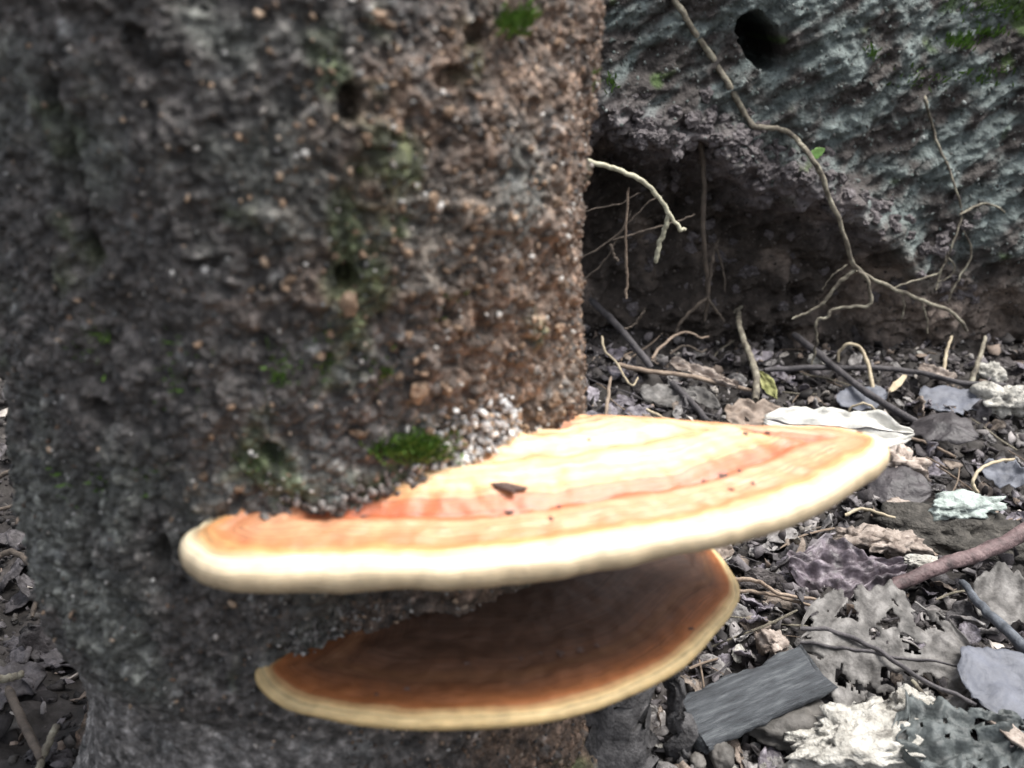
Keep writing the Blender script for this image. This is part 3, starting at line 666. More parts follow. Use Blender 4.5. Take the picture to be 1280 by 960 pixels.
# ------------------------------------------------------------------ roots of the bank
def root_thing(name, label, cat, mat, branches, sides=8, wob=.002, group=None):
    """branches: list of (points, r0, r1); the first is the main root, the others its side roots"""
    allp = np.vstack([b_[0] for b_ in branches]); o0 = np.array([allp[:, 0].mean(), allp[:, 1].mean(), allp[:, 2].min()])
    if len(branches) == 1:
        v_, f_ = tubeVF(branches[0][0], branches[0][1], branches[0][2], sides, seed=rnd.randint(0, 99), wob=wob, rough=.2)
        return tag(mesh_obj(name, v_, f_, mat), label, cat, group)
    e_ = empty(name, o0); tag(e_, label, cat, group)
    for i, (p_, r0, r1) in enumerate(branches):
        v_, f_ = tubeVF(p_, r0, r1, sides, seed=rnd.randint(0, 99), wob=wob, rough=.2)
        mesh_obj('main_root' if i == 0 else 'side_root', v_, f_, mat, e_)
    return e_
B = lambda L_, lift=.004: [on_bank(px, py, lift) for px, py in L_]
H = lambda L_, Y_: [on_y(px, py, Y_) for px, py in L_]
mainA = B([(838, -12), (862, 30), (890, 72), (912, 108)], .006) + B([(930, 142), (946, 158)], .014) + B([(972, 161), (992, 170)], .016) + H([(1012, 196), (1026, 218), (1040, 255), (1056, 295), (1070, 333)], 1.10)
mainA2 = H([(1070, 333), (1098, 352), (1135, 367), (1168, 381), (1196, 395), (1208, 414)], 1.10)
root_thing('root', 'long pale root running down the bank past the green leaflet and forking', 'root', M['root'], [
    (mainA + mainA2[1:], .0038, .0020),
    (H([(1070, 336), (1050, 352), (1030, 378), (1010, 391), (990, 398)], 1.10), .0026, .0014),
    (H([(1072, 338), (1084, 352), (1088, 378), (1070, 384), (1042, 386), (1034, 396), (1020, 402), (1021, 425), (1018, 442), (1014, 456)], 1.09), .0024, .0014),
    (H([(1115, 360), (1145, 350), (1170, 343), (1180, 330), (1184, 315)], 1.10), .0014, .001),
    (H([(1128, 366), (1130, 385), (1126, 400)], 1.10), .0012, .0008), (H([(1152, 376), (1158, 396), (1160, 416)], 1.10), .0014, .0008),
    (H([(1060, 330), (1040, 345), (1028, 362)], 1.11), .001, .0007)], 9)
root_thing('root', 'short chalky root stub poking out beside the trunk edge, with bent tip', 'root', M['root_pale'], [
    (H([(715, 196), (752, 206), (775, 214), (800, 224), (818, 240), (834, 264), (846, 282), (856, 289)], 1.06), .0030, .0022), (H([(836, 268), (830, 290), (823, 308), (820, 327)], 1.06), .0030, .0026)], 9)
root_thing('root', 'thin pale root trailing over the teal bank face with loops below', 'root', M['root'], [
    (B([(1155, 118)], -.004) + B([(1158, 130), (1166, 158), (1172, 180), (1186, 210), (1194, 235), (1202, 262)], .004) + B([(1198, 285), (1188, 312), (1176, 340), (1170, 362)], .008), .0019, .001),
    (B([(1202, 280), (1214, 318), (1200, 345), (1190, 365), (1184, 380)], .009), .0014, .001),
    (B([(1186, 322), (1193, 335), (1184, 348), (1172, 352)], .009), .001, .0008), (B([(1200, 268), (1225, 255), (1245, 258), (1256, 266)], .005), .0018, .001)], 7, .0015)
root_thing('root', 'brown root hanging straight down inside the undercut and forking low', 'root', M['root_brown'], [
    (H([(874, 140), (878, 205), (880, 250), (879, 300), (884, 345), (884, 375), (882, 400)], 1.18), .0036, .0024), (H([(884, 370), (889, 335), (893, 312), (898, 300)], 1.17), .0026, .0014), (H([(884, 372), (868, 385), (850, 405), (844, 418)], 1.17), .0026, .0016), (H([(885, 375), (896, 390), (905, 402)], 1.17), .002, .001)], 8)
root_thing('root', 'hair-thin root dangling in the undercut right of the brown root', 'root', M['root_brown'], [(H([(896, 310), (902, 330), (906, 350), (906, 365)], 1.20), .0018, .0012)], 6)
root_thing('root', 'tangle of dark wiry roots reaching from the trunk edge into the undercut', 'root', M['root_brown'], [
    (H([(700, 335), (745, 312), (765, 298), (790, 275), (812, 252), (830, 244)], 1.12), .0013, .0008), (H([(765, 300), (795, 292), (830, 282), (850, 276), (870, 268)], 1.12), .0013, .0009), (H([(705, 372), (752, 330), (765, 310), (778, 285), (790, 262)], 1.12), .0012, .0007), (H([(762, 305), (768, 320), (773, 326)], 1.12), .0022, .0016), (H([(705, 270), (755, 258), (775, 255), (800, 240)], 1.12), .001, .0007)], 6)
root_thing('root', 'thin pinkish rootlet hanging straight down beside the trunk edge', 'root', M['stick_tan'], [(H([(786, 235), (782, 290), (783, 330), (784, 350), (782, 373)], 1.10), .0014, .0018)], 6)
root_thing('root', 'short curled rootlet low in the undercut beside the dark stick', 'root', M['root_brown'], [(H([(805, 387), (798, 400), (790, 408), (780, 411)], 1.04), .0016, .0012)], 6)

# ------------------------------------------------------------------ sticks, straws and stalks on the ground
def stick(name, label, cat, mat, pts_, r0, r1=None, lifts=None, sides=9, wob=.0012, flat=1.0, group=None, n=None):
    P_ = [on_ground(px, py, (lifts[i] if lifts else 0) + r0 + .004) for i, (px, py) in enumerate(pts_)]
    v_, f_ = tubeVF(P_, r0, r1 or r0 * .8, sides, n, .14, flat, rnd.randint(0, 99), wob)
    return tag(mesh_obj(name, v_, f_, mat), label, cat, group)
stick('stick', 'dark smooth stick leaning out from behind the trunk edge', 'stick', M['stick_dark'], [(738, 374), (775, 410), (815, 460)], .0045, .0042, [.03, .02, .003])
stick('stick', 'thin pinkish-brown stick lying level beside the trunk foot', 'stick', M['stick_tan'], [(770, 455), (810, 464), (860, 470), (940, 488)], .0030, .0026, [.008, .008, .006, .004])
stick('stick', 'bent grey stick standing up before the undercut, bowed at its foot', 'stick', M['root'], [(922, 388), (926, 415), (938, 445), (945, 470), (944, 500)], .0036, .0044, [.035, .028, .02, .012, .004])
stick('twig', 'short grey twig stub crossing the top of the bent stick', 'twig', M['root'], [(918, 390), (930, 382), (940, 374)], .0028, .002, [.035, .036, .036])
stick('stick', 'long thin brown stick lying level along the foot of the bank', 'stick', M['stick_dark'], [(955, 462), (1020, 460), (1090, 460), (1150, 466), (1200, 478), (1262, 482)], .0036, .0028, [.008] * 6)
stick('stick', 'dark diagonal stick lying across the litter behind the larger bracket', 'stick', M['stick_dark'], [(992, 418), (1035, 452), (1085, 492), (1152, 532)], .0042, .0040, [.02, .014, .012, .006])
stick('stick', 'thick violet-brown stick sloping up over the skeleton leaf', 'stick', M['stick_violet'], [(1116, 734), (1180, 706), (1235, 688), (1300, 655)], .0050, .0066, [.004, .014, .016, .02], 12)
stick('stick', 'slate-blue straight stick beside the round bluish leaf', 'stick', noise_mat('stick_slate', [(.3, (.04, .045, .052)), (.7, (.16, .175, .20))], 90, 8, .5, .4, 400, vary=0), [(1200, 728), (1240, 772), (1292, 820)], .0026, .0046, [.004, .012, .012], 12, .004)
stick('straw', 'pale hooked straw arching over the long brown stick', 'straw', M['straw'], [(1048, 452), (1050, 438), (1062, 430), (1076, 436), (1086, 460), (1092, 488)], .0016, .0026, [.02, .034, .044, .036, .02, .004], 8)
stick('twig', 'short pale twig standing upright by the white stones', 'twig', M['straw'], [(1190, 420), (1183, 440), (1180, 465)], .0018, .0022, [.035, .02, .004])
stick('twig', 'grey upright twig leaning left next to the white stones', 'twig', M['root'], [(1232, 420), (1224, 448), (1214, 478)], .0022, .0034, [.035, .02, .004])
stick('rootlet', 'brown curling rootlet arching over the dark stick end', 'root', M['stick_tan'], [(815, 448), (826, 434), (845, 419), (862, 416), (876, 422), (886, 420)], .0020, .0012, [.008, .016, .026, .028, .022, .02])
stick('rootlet', 'lower brown curling rootlet below the arching one', 'root', M['root_brown'], [(838, 442), (850, 434), (862, 433), (876, 440), (884, 436)], .0016, .001, [.008, .014, .016, .01, .01])
stick('rootlet', 'pale tangled rootlet at the trunk edge beside the level stick', 'root', M['straw'], [(752, 420), (757, 440), (770, 452), (780, 470), (790, 482), (798, 472)], .0016, .001, [.03, .02, .012, .008, .008, .012])
stick('stalk', 'upright tan stalk standing before the trunk edge', 'stalk', M['stick_tan'], [(764, 470), (760, 495), (757, 522)], .0018, .0022, [.03, .016, .004])
stick('twig', 'short pale twig tip poking over the back of the larger bracket', 'twig', M['straw'], [(808, 512), (825, 520), (842, 530)], .0018, .0018, [.006, .004, .004])
stick('stalk', 'thin dark stalk lying across the skeleton leaf', 'stalk', M['stick_dark'], [(1000, 786), (1045, 790), (1100, 815), (1150, 848), (1222, 880)], .0017, .0015, [.022, .022, .022, .022, .018], 7)
stick('straw', 'pale straw curved like a hook over the teal stone', 'straw', M['straw'], [(1222, 616), (1216, 602), (1226, 586), (1246, 577), (1268, 574)], .0018, .0014, [.012, .022, .03, .03, .022], 8)
stick('straw', 'tan straw lying wavily behind the pink crumbs', 'straw', M['straw'], [(1056, 644), (1078, 636), (1110, 645), (1146, 654)], .0016, .0014, [.01, .014, .012, .008], 7)
stick('straw', 'brown straw emerging beside the smaller bracket edge', 'straw', M['stick_tan'], [(915, 724), (945, 726), (975, 742), (1022, 750)], .0019, .0012, [.01, .012, .012, .006], 7)
stick('straw', 'second brown straw crossing under the first by the smaller bracket', 'straw', M['stick_tan'], [(918, 738), (955, 742), (990, 750), (1030, 765)], .0016, .001, [.006] * 4, 7)
stick('stalk', 'pale looped stalk standing above the white leaf', 'stalk', M['straw'], [(1058, 524), (1064, 510), (1078, 504), (1092, 510), (1098, 522)], .0014, .0012, [.01, .022, .028, .022, .01], 7)
stick('twig', 'thin tan twig running down from the white leaf tip', 'twig', M['stick_tan'], [(1140, 548), (1165, 556), (1195, 572)], .0016, .0014, [.008, .006, .004], 7)
stick('stick', 'dark grey stick half hidden under leaves behind the bracket', 'stick', M['stick_dark'], [(840, 478), (862, 500), (886, 528)], .0042, .0036, [.01, .006, .004])
stick('twig', 'pale thin twig leaning at the lower edge of the skeleton leaf', 'twig', M['root'], [(1140, 850), (1165, 880), (1200, 915)], .0016, .0013, [.012, .012, .01], 7)
# shaded ground left of the trunk
stick('rootlet', 'dark wiry rootlet looping on the shaded ground left of the trunk', 'root', M['root_brown'], [(-10, 600), (15, 590), (30, 606), (20, 630), (-10, 640)], .0024, .0016, [.01, .02, .02, .01, .006])
stick('rootlet', 'dark rootlet arching against the trunk in the left shade', 'root', M['root_brown'], [(-12, 705), (10, 690), (32, 700), (50, 730), (40, 770)], .0026, .0018, [.01, .02, .025, .02, .008])
stick('twig', 'grey twig crossing another in the shade left of the trunk', 'twig', M['root_brown'], [(10, 860), (30, 905), (52, 950)], .0030, .0026, [.012, .012, .01])
stick('twig', 'upright grey twig in the shade left of the trunk', 'twig', M['root'], [(72, 905), (60, 930), (45, 968)], .0022, .0022, [.02, .014, .006])
stick('twig', 'pale short twig lying on the shaded ground by the trunk', 'twig', M['root'], [(-5, 850), (18, 846), (30, 842)], .0030, .0022, [.01] * 3)

# ------------------------------------------------------------------ leaves, boards and stones
def leafVF(L_, W_, seed, nu=26, nv=13, curl=.2, fold=.15, crin=.05, holes=0.0, th=.0006, ragged=.12, blunt=1.0, tipw=.03):
    u = np.linspace(0, 1, nu); v = np.linspace(-1, 1, nv); U, Vv = np.meshgrid(u, v, indexing='ij')
    prof = np.maximum(np.sin(np.pi * np.clip(U * .96 + .02, 0, 1) ** .85) ** blunt, tipw)
    edge = 1 + ragged * 2 * perlin(U * 6, np.sign(Vv) * 3 + seed, seed * 1.3, 9) + ragged * perlin(U * 17, np.sign(Vv) * 3 + seed, seed * 2.3, 9)
    x_ = (U - .5) * L_ + ragged * .1 * L_ * perlin(Vv * 3, seed, U * 2, 8); y_ = Vv * W_ / 2 * prof * edge
    z_ = curl * L_ * ((U - .5) ** 2 * 2 - .15) + fold * W_ * np.abs(Vv) * prof * .5 + crin * L_ * fbm(U * 3, Vv * 1.5, seed * .7, 1.4, 3, 15) + .012 * L_ * np.maximum(0, 1 - np.abs(Vv) * 8)
    V0 = np.stack([x_, y_, z_], -1).reshape(-1, 3); F0 = gridF(nu, nv)
    if holes:
        cu, cv = U[:-1, :-1].ravel() + .5 / nu, Vv[:-1, :-1].ravel() + 1 / nv
        h = fbm(cu * 5, cv * 2.5, seed, 1.5, 3, 19); keepf = ~((h > holes) & (np.abs(cv) > .12)); F0 = F0[keepf]
    n_ = len(V0); V1 = V0 - np.array([0, 0, th]); edges = {}
    for f in F0:
        for a_, b_ in zip(f, np.roll(f, -1)): edges[(a_, b_)] = 1
    side_ = [(b_, a_, a_ + n_, b_ + n_) for (a_, b_) in edges if (b_, a_) not in edges]
    F_ = np.concatenate([F0, F0[:, ::-1] + n_, np.array(side_).reshape(-1, 4)])
    return np.concatenate([V0, V1]), F_
def leaf(name, label, cat, mat, base, tip, W_, seed, lift=.012, tilt=0.0, lb=0, lt=0, midrib=False, surf='ground', group=None, **kw):
    if surf == 'ground': p0, p1 = on_ground(*base, lift + lb), on_ground(*tip, lift + lt)
    else: p0, p1 = on_bank(*base, lift), on_bank(*tip, lift)
    ax = p1 - p0; L_ = np.linalg.norm(ax); ax /= L_
    nrm_ = np.array([0, 0, 1.0]) if surf == 'ground' else np.array([0, -1.0, .3])
    sd2 = np.cross(nrm_, ax); sd2 /= np.linalg.norm(sd2); nn = np.cross(ax, sd2)
    tilt = abs(tilt) + .12 if surf == 'ground' else tilt
    c_, s_ = math.cos(tilt), math.sin(tilt); sd2, nn = c_ * sd2 + s_ * nn, c_ * nn - s_ * sd2
    v_, f_ = leafVF(L_, W_, seed, **kw); mid = (p0 + p1) / 2
    Vw = mid + v_[:, :1] * ax + v_[:, 1:2] * sd2 + v_[:, 2:] * nn
    if not midrib: return tag(mesh_obj(name, Vw, f_, mat), label, cat, group)
    e_ = empty(name, (mid[0], mid[1], Vw[:, 2].min())); tag(e_, label, cat, group)
    mesh_obj('blade', Vw, f_, mat, e_)
    nu = kw.get('nu', 26); nv = kw.get('nv', 13); ridge = Vw[:nu * nv].reshape(nu, nv, 3)[:, nv // 2] + nn * .0008
    a_, b_ = tubeVF(ridge, .0013, .0006, 6, 30); mesh_obj('midrib', a_, b_, M['stick_dark'], e_)
    return e_
leaf('dead_leaf', 'large grey skeletonised dead leaf full of holes on the litter', 'leaf', M['leaf_grey'], (1000, 806), (1222, 838), .128, 3, .024, .30, 0, 0, True, nu=80, nv=56, curl=.04, fold=-.12, crin=.05, holes=.22, ragged=.12, blunt=.62)
leaf('dead_leaf', 'smooth round bluish leaf beside the skeleton leaf', 'leaf', M['leaf_blue'], (1212, 868), (1312, 842), .062, 5, .024, -.1, nu=40, nv=22, curl=.06, fold=.08, crin=.05, ragged=.09, blunt=.55)
leaf('dead_leaf', 'dark teal-grey leaf at the front beside the white rubble', 'leaf', noise_mat('leaf_teal', [(.34, (.022, .026, .026)), (.66, (.12, .135, .135))], 70, 9, .55, .5, 300, vary=0), (1120, 935), (1290, 925), .060, 6, .018, .1, nu=50, nv=26, curl=.1, fold=.25, crin=.14, ragged=.28, blunt=.6, holes=.34)
leaf('bark_strip', 'narrow tan bark strip under the round bluish leaf', 'bark strip', M['chip_pink'], (1236, 893), (1300, 945), .010, 7, .022, 0, curl=.02, fold=.3, crin=.02, ragged=.1, blunt=.25, th=.002)
leaf('dead_leaf', 'crumpled glossy violet-grey leaf beside the smaller bracket', 'leaf', M['leaf_violet'], (985, 705), (1130, 712), .050, 8, .016, -.25, nu=50, nv=30, curl=.12, fold=-.30, crin=.15, ragged=.25, blunt=.5)
leaf('dead_leaf', 'wide whitish leaf lying behind the larger bracket', 'leaf', M['leaf_pale'], (955, 528), (1142, 545), .060, 9, .012, -.3, nu=34, nv=18, curl=.04, fold=.12, crin=.05, ragged=.16, blunt=.6, midrib=True)
leaf('dead_leaf', 'curled brown leaf between the trunk and the whitish leaf', 'leaf', M['leaf_brown'], (905, 522), (996, 528), .046, 10, .012, -.35, nu=30, nv=18, curl=.22, fold=.3, crin=.10, ragged=.2, blunt=.5)
leaf('leaf', 'small olive-green leaf tip standing by the bent grey stick', 'leaf', M['leaf_olive'], (950, 465), (972, 500), .016, 11, .014, .5, curl=.1, fold=.2, crin=.04)
leaf('bark_strip', 'pale twisted peel of bark behind the larger bracket', 'bark strip', M['chip_pink'], (838, 452), (922, 484), .018, 12, .014, -.4, nu=30, nv=12, curl=.06, fold=.5, crin=.10, ragged=.25, blunt=.4)
leaf('dead_leaf', 'pale blue-grey leaf under the dark diagonal stick', 'leaf', M['leaf_blue'], (1048, 505), (1108, 490), .040, 13, .008, -.2, curl=.05, fold=.1, crin=.04, blunt=.6)
leaf('dead_leaf', 'dark arched leaf beyond the whitish leaf tip', 'leaf', M['leaf_dark'], (1140, 522), (1222, 540), .055, 14, .024, -.1, curl=-.3, fold=-.2, crin=.05, ragged=.15, blunt=.6)
leaf('dead_leaf', 'slate-coloured leaf lying flat before the white stones', 'leaf', M['leaf_blue'], (1150, 500), (1226, 500), .060, 15, .010, -.1, curl=.06, fold=.1, crin=.06, ragged=.2, blunt=.6)
leaf('dead_leaf', 'bluish curled leaf scrap beside the hooked straw', 'leaf', M['leaf_blue'], (1228, 588), (1290, 600), .034, 16, .012, .3, curl=.2, fold=.2, crin=.08, ragged=.2, blunt=.6)
leaf('dead_leaf', 'dark domed leaf sheltering a hollow beside the bracket tip', 'leaf', M['leaf_dark'], (1085, 600), (1165, 608), .055, 17, .016, .25, curl=-.25, fold=-.2, crin=.06, ragged=.15, blunt=.6)
leaf('dead_leaf', 'grey leaf lying right of the slate-blue stick under the violet stick', 'leaf', M['leaf_grey'], (1215, 740), (1300, 760), .060, 18, .010, .1, curl=.05, fold=.15, crin=.07, ragged=.2, blunt=.6)
leaf('leaflet', 'tiny bright green leaflet on the long forking root', 'leaf', M['leaf_green'], (1012, 196), (1031, 186), .011, 19, .055, .2, surf='bank', curl=.1, fold=.2, crin=.02, blunt=.7)
leaf('bark_strip', 'pale papery peel lying beneath the white stones by the upright twig', 'bark strip', M['chip_pink'], (1148, 462), (1196, 474), .020, 20, .014, -.3, curl=.15, fold=.4, crin=.08, ragged=.25, blunt=.5)
leaf('bark_strip', 'small orange-tan peel standing before the long brown stick', 'bark strip', M['straw'], (1112, 490), (1132, 470), .008, 21, .016, .2, curl=.1, fold=.3, crin=.05, blunt=.5)
leaf('dead_leaf', 'greyish curled leaf at the foot of the dark stick', 'leaf', M['leaf_grey'], (800, 492), (870, 500), .040, 22, .010, -.2, curl=.15, fold=.25, crin=.1, ragged=.2, blunt=.6)
leaf('dead_leaf', 'narrow grey leaf below the pale tangled rootlet', 'leaf', M['leaf_grey'], (862, 485), (900, 512), .022, 23, .012, .2, curl=.1, fold=.3, crin=.06, blunt=.7)

# weathered board
p0 = on_ground(862, 905, .018); p1 = on_ground(1020, 838, .024); ax = p1 - p0; Lb_ = np.linalg.norm(ax); ax /= Lb_
sd2 = np.cross([0, 0, 1], ax); sd2 /= np.linalg.norm(sd2); sd2 = sd2 * math.cos(.35) + np.array([0, 0, 1]) * math.sin(.35); nn = np.cross(ax, sd2)
nu, nv = 50, 16; u = np.linspace(0, 1, nu); an = np.linspace(0, 2 * np.pi, nv, endpoint=False)
Vb = []
for i in range(nu):
    for a_ in an:
        cs, sn = math.cos(a_), math.sin(a_); hw, hh = .0185, .0045
        q = (abs(cs) ** 6 + abs(sn) ** 6) ** (-1 / 6)
        wob = 1 + .22 * float(perlin(u[i] * 4, cs * 2, 0, 5)) + .10 * float(perlin(u[i] * 14, cs * 3, 1, 5)); cr = .0022 * float(perlin(u[i] * 3, cs * 9, sn * 9, 6)) - .003 * (u[i] - .5) ** 2
        endj = .020 * float(perlin(cs * 4, sn * 2, 3.3, 8)) * (1 if i in (0, nu - 1) else 0)
        Vb.append(p0 + ax * (u[i] * Lb_ + endj) + sd2 * cs * q * hw * wob + nn * (sn * q * hh + cr))
Vb = np.array(Vb); Fb = [list(f) for f in gridF(nu, nv, True)] + [list(range(nv)), list(range((nu - 1) * nv, nu * nv))[::-1]]
bm_ = (p0 + p1) / 2; rotm = np.stack([ax, sd2, nn], 1)
bd = mesh_obj('weathered_wood', (Vb - bm_) @ rotm, Fb, M['board'], origin=(0, 0, 0))
bd.location = bm_; bd.rotation_euler = Matrix(rotm.tolist()).to_euler(); tag(bd, 'flat weathered grey wood slat lying beside the skeleton leaf', 'wood')

def stone(name, label, cat, mat, px, py, wx, wy, seed, flat=.6, amp=.3, lift=0, rz=0, iv=IV4, jf=IF4, group=None, ridg=0):
    p = on_ground(px, py, .004 + lift); d_ = np.linalg.norm(p - CAM); sx_ = wx / FPX * d_ * .5; sy_ = wy / FPX * d_ * .75
    s = seed * 3.7; q = iv
    r_ = 1 + amp * 1.6 * perlin(q[:, 0] * 1.2 + s, q[:, 1] * 1.2, q[:, 2] * 1.2, 61) + amp * .9 * perlin(q[:, 0] * 3 + s, q[:, 1] * 3, q[:, 2] * 3, 62) + amp * .5 * perlin(q[:, 0] * 7 + s, q[:, 1] * 7, q[:, 2] * 7, 63)
    r_ = r_ + amp * .22 * fbm(q[:, 0] + s, q[:, 1], q[:, 2], 14, 3, 65)
    if ridg: r_ = r_ - ridg * np.abs(perlin(q[:, 0] * 5 + s, q[:, 1] * 5, q[:, 2] * 9, 64))
    q = q * r_[:, None] * np.array([sx_, sy_, min(sx_, sy_) * flat])
    c_, s_ = math.cos(rz), math.sin(rz); q = np.stack([q[:, 0] * c_ - q[:, 1] * s_, q[:, 0] * s_ + q[:, 1] * c_, q[:, 2]], -1)
    return tag(mesh_obj(name, p + q, jf, mat, smooth=True), label, cat, group)
stone('stone', 'small chalk-white stone beside the leaning grey twig', 'stone', M['stone_pale'], 1236, 468, 30, 20, 1, .9, .35, .006)
stone('stone', 'chalk-white knobbly stone in front of the smaller white stone', 'stone', M['stone_pale'], 1252, 502, 58, 30, 2, .8, .4, .006, ridg=.3)
stone('stone', 'pale teal flaky stone topping a mossy dark clod', 'stone', M['stone_teal'], 1204, 632, 84, 30, 3, .5, .4, .018, .2, ridg=.4)
stone('clod', 'dark mossy earth clod under the pale teal stone', 'clod', M['clod_big'], 1190, 668, 150, 60, 4, .45, .4)
stone('wood_crumb', 'pinkish rotten wood lump behind the violet leaf', 'rotten wood', M['chip_pink'], 1070, 672, 52, 22, 5, .8, .5, .010, ridg=.5)
stone('wood_crumb', 'larger pinkish rotten wood lump by the violet stick', 'rotten wood', M['chip_pink'], 1118, 680, 62, 26, 6, .7, .5, .008, ridg=.5)
stone('wood_crumb', 'pale pinkish wood lump just past the larger bracket tip', 'rotten wood', M['chip_pink'], 1130, 582, 54, 30, 7, .9, .45, .012, ridg=.4)
stone('stone', 'thin white stone sliver touching the violet stick', 'stone', M['stone_pale'], 1152, 702, 42, 12, 8, .6, .3, .012)
stone('wood_crumb', 'flat tan wood fragment behind the wavy straw', 'rotten wood', M['chip_pink'], 1122, 632, 34, 16, 9, .5, .4, .010)
stone('stone', 'white crumbly rubble block at the front under leaves', 'stone', M['stone_pale'], 1085, 925, 190, 76, 10, .50, .30, .004, .25, IV5, IF5, ridg=.30)
stone('stone', 'pointed white rubble piece at the edge of the skeleton leaf', 'stone', M['stone_pale'], 1140, 882, 46, 26, 11, .8, .4, .012)
stone('stone', 'white rubble flake between the skeleton leaf and the round leaf', 'stone', M['stone_pale'], 1178, 895, 40, 18, 12, .6, .4, .014)
stone('stone', 'cream wood-like pebble beside the grey wood slat', 'stone', M['chip_pink'], 965, 802, 30, 22, 13, .8, .4, .010)
stone('stone', 'small tan-grey pebble in front of the grey wood slat', 'stone', M['pebble'], 902, 944, 30, 26, 14, .9, .12, .004)
stone('stone', 'small dark pebble beside the tan-grey pebble', 'stone', M['pebble'], 872, 952, 18, 16, 15, .9, .12, .004)
stone('stone', 'white chip stuck beside the dark stick under the pale root tip', 'stone', M['stone_pale'], 1022, 452, 22, 14, 16, .8, .3, .008)
stone('stone', 'brown-grey stone hunched between the slat and the skeleton leaf', 'stone', M['pebble'], 985, 905, 100, 50, 17, .5, .3, .0)
stone('stone', 'added pale lump for the bright gap far behind the left edge of the trunk', 'stone', M['stone_pale'], -12, 418, 46, 70, 18, 1.4, .2, .0)  # added lump, its paleness stands in for a bright sky gap
stone('clod', 'brown earth lump in the undercut under the forking root', 'clod', noise_mat('clod_brown', [(.3, (.05, .04, .033)), (.7, (.14, .11, .092))], 70, 7, .8, .7, 300, vary=0), 960, 372, 90, 34, 19, .8, .4, .0)

# small scraps of leaf and twig, alike but each its own
SC = {}
M['scrap_dark'] = noise_mat('scrap_dark', [(.3, (.018, .016, .017)), (.5, (.06, .054, .057)), (.7, (.15, .138, .145))], 4, 8, .6, .8, 14, vary=.35, bdist=.0015)
M['scrap_grey'] = noise_mat('scrap_grey', [(.3, (.06, .056, .054)), (.5, (.19, .178, .174)), (.7, (.38, .37, .36))], 4, 8, .7, .8, 14, vary=.35, bdist=.0015)
M['scrap_violet'] = noise_mat('scrap_violet', [(.3, (.05, .043, .05)), (.5, (.14, .125, .142)), (.7, (.29, .265, .30))], 4, 8, .5, .8, 14, vary=.3, spec=.55, bdist=.0015)
M['scrap_brown'] = noise_mat('scrap_brown', [(.3, (.06, .046, .036)), (.5, (.18, .145, .12)), (.7, (.36, .30, .255))], 4, 8, .65, .8, 14, vary=.35, bdist=.0015)
M['scrap_pale'] = noise_mat('scrap_pale', [(.3, (.24, .23, .21)), (.7, (.56, .54, .49))], 4, 8, .65, .8, 14, vary=.2, bdist=.0015)
for kname in ('leaf_dark', 'leaf_grey', 'leaf_violet', 'leaf_brown', 'leaf_pale'):
    SC[kname] = []
    for i in range(5):
        v_, f_ = leafVF(1.0, rnd.uniform(.4, .75), 30 + i * 3 + len(kname), 11, 8, rnd.uniform(-.25, .3), rnd.uniform(-.2, .4), .14, 0, .03, .22, rnd.uniform(.35, .8))
        me = bpy.data.meshes.new('leaf_scrap'); me.from_pydata(v_.tolist(), [], f_.tolist()); me.update(); me.polygons.foreach_set('use_smooth', np.ones(len(me.polygons), bool)); me.materials.append(M[kname.replace('leaf', 'scrap')]); SC[kname].append(me)
LMK = [((1110, 800), 'the skeleton leaf'), ((1255, 860), 'the round bluish leaf'), ((1060, 705), 'the crumpled violet leaf'), ((1204, 632), 'the pale teal stone'), ((1245, 490), 'the chalk-white stones'), ((1050, 535), 'the wide whitish leaf'),
       ((945, 525), 'the curled brown leaf'), ((940, 870), 'the grey wood slat'), ((1200, 700), 'the violet-brown stick'), ((1085, 920), 'the white rubble block'), ((1075, 460), 'the hooked straw'), ((790, 430), 'the dark leaning stick'),
       ((935, 460), 'the bent grey stick'), ((1188, 520), 'the dark arched leaf'), ((1130, 590), 'the larger bracket tip'), ((950, 730), 'the smaller bracket edge'), ((1200, 925), 'the teal-grey leaf'), ((1250, 590), 'the straw hook over the stone'), ((860, 475), 'the twisted bark peel'), ((1000, 420), 'the forking root end')]
LMK = [(on_ground(*a_), b_) for a_, b_ in LMK]
def near(p): return min(LMK, key=lambda q: (q[0][0] - p[0]) ** 2 + (q[0][1] - p[1]) ** 2)[1]
CNAME = {'leaf_dark': 'blackish', 'leaf_grey': 'grey', 'leaf_violet': 'glossy violet-grey', 'leaf_brown': 'brown', 'leaf_pale': 'whitish'}
def rest(x_, y_, r_):
    a_ = np.linspace(0, 6.28, 9); return float(np.max(ground(x_ + r_ * np.cos(a_), y_ + r_ * np.sin(a_)))) * .6 + float(ground(x_, y_)) * .4
def clear(p): return np.hypot(p[0] - TC[0], p[1] - TC[1]) > TR + .025 and p[1] < 1.30
DG = bpy.context.evaluated_depsgraph_get()
def open_floor(px, py):                       # bare floor here, not already under a thing
    r_ = scene.ray_cast(DG, Vector(CAM), Vector(ray(px, py)).normalized())
    return r_[0] and r_[4].name.split('.')[0] in ('ground', 'soil_crumbs', 'soil_clod')
cnt = 0; tries = 0
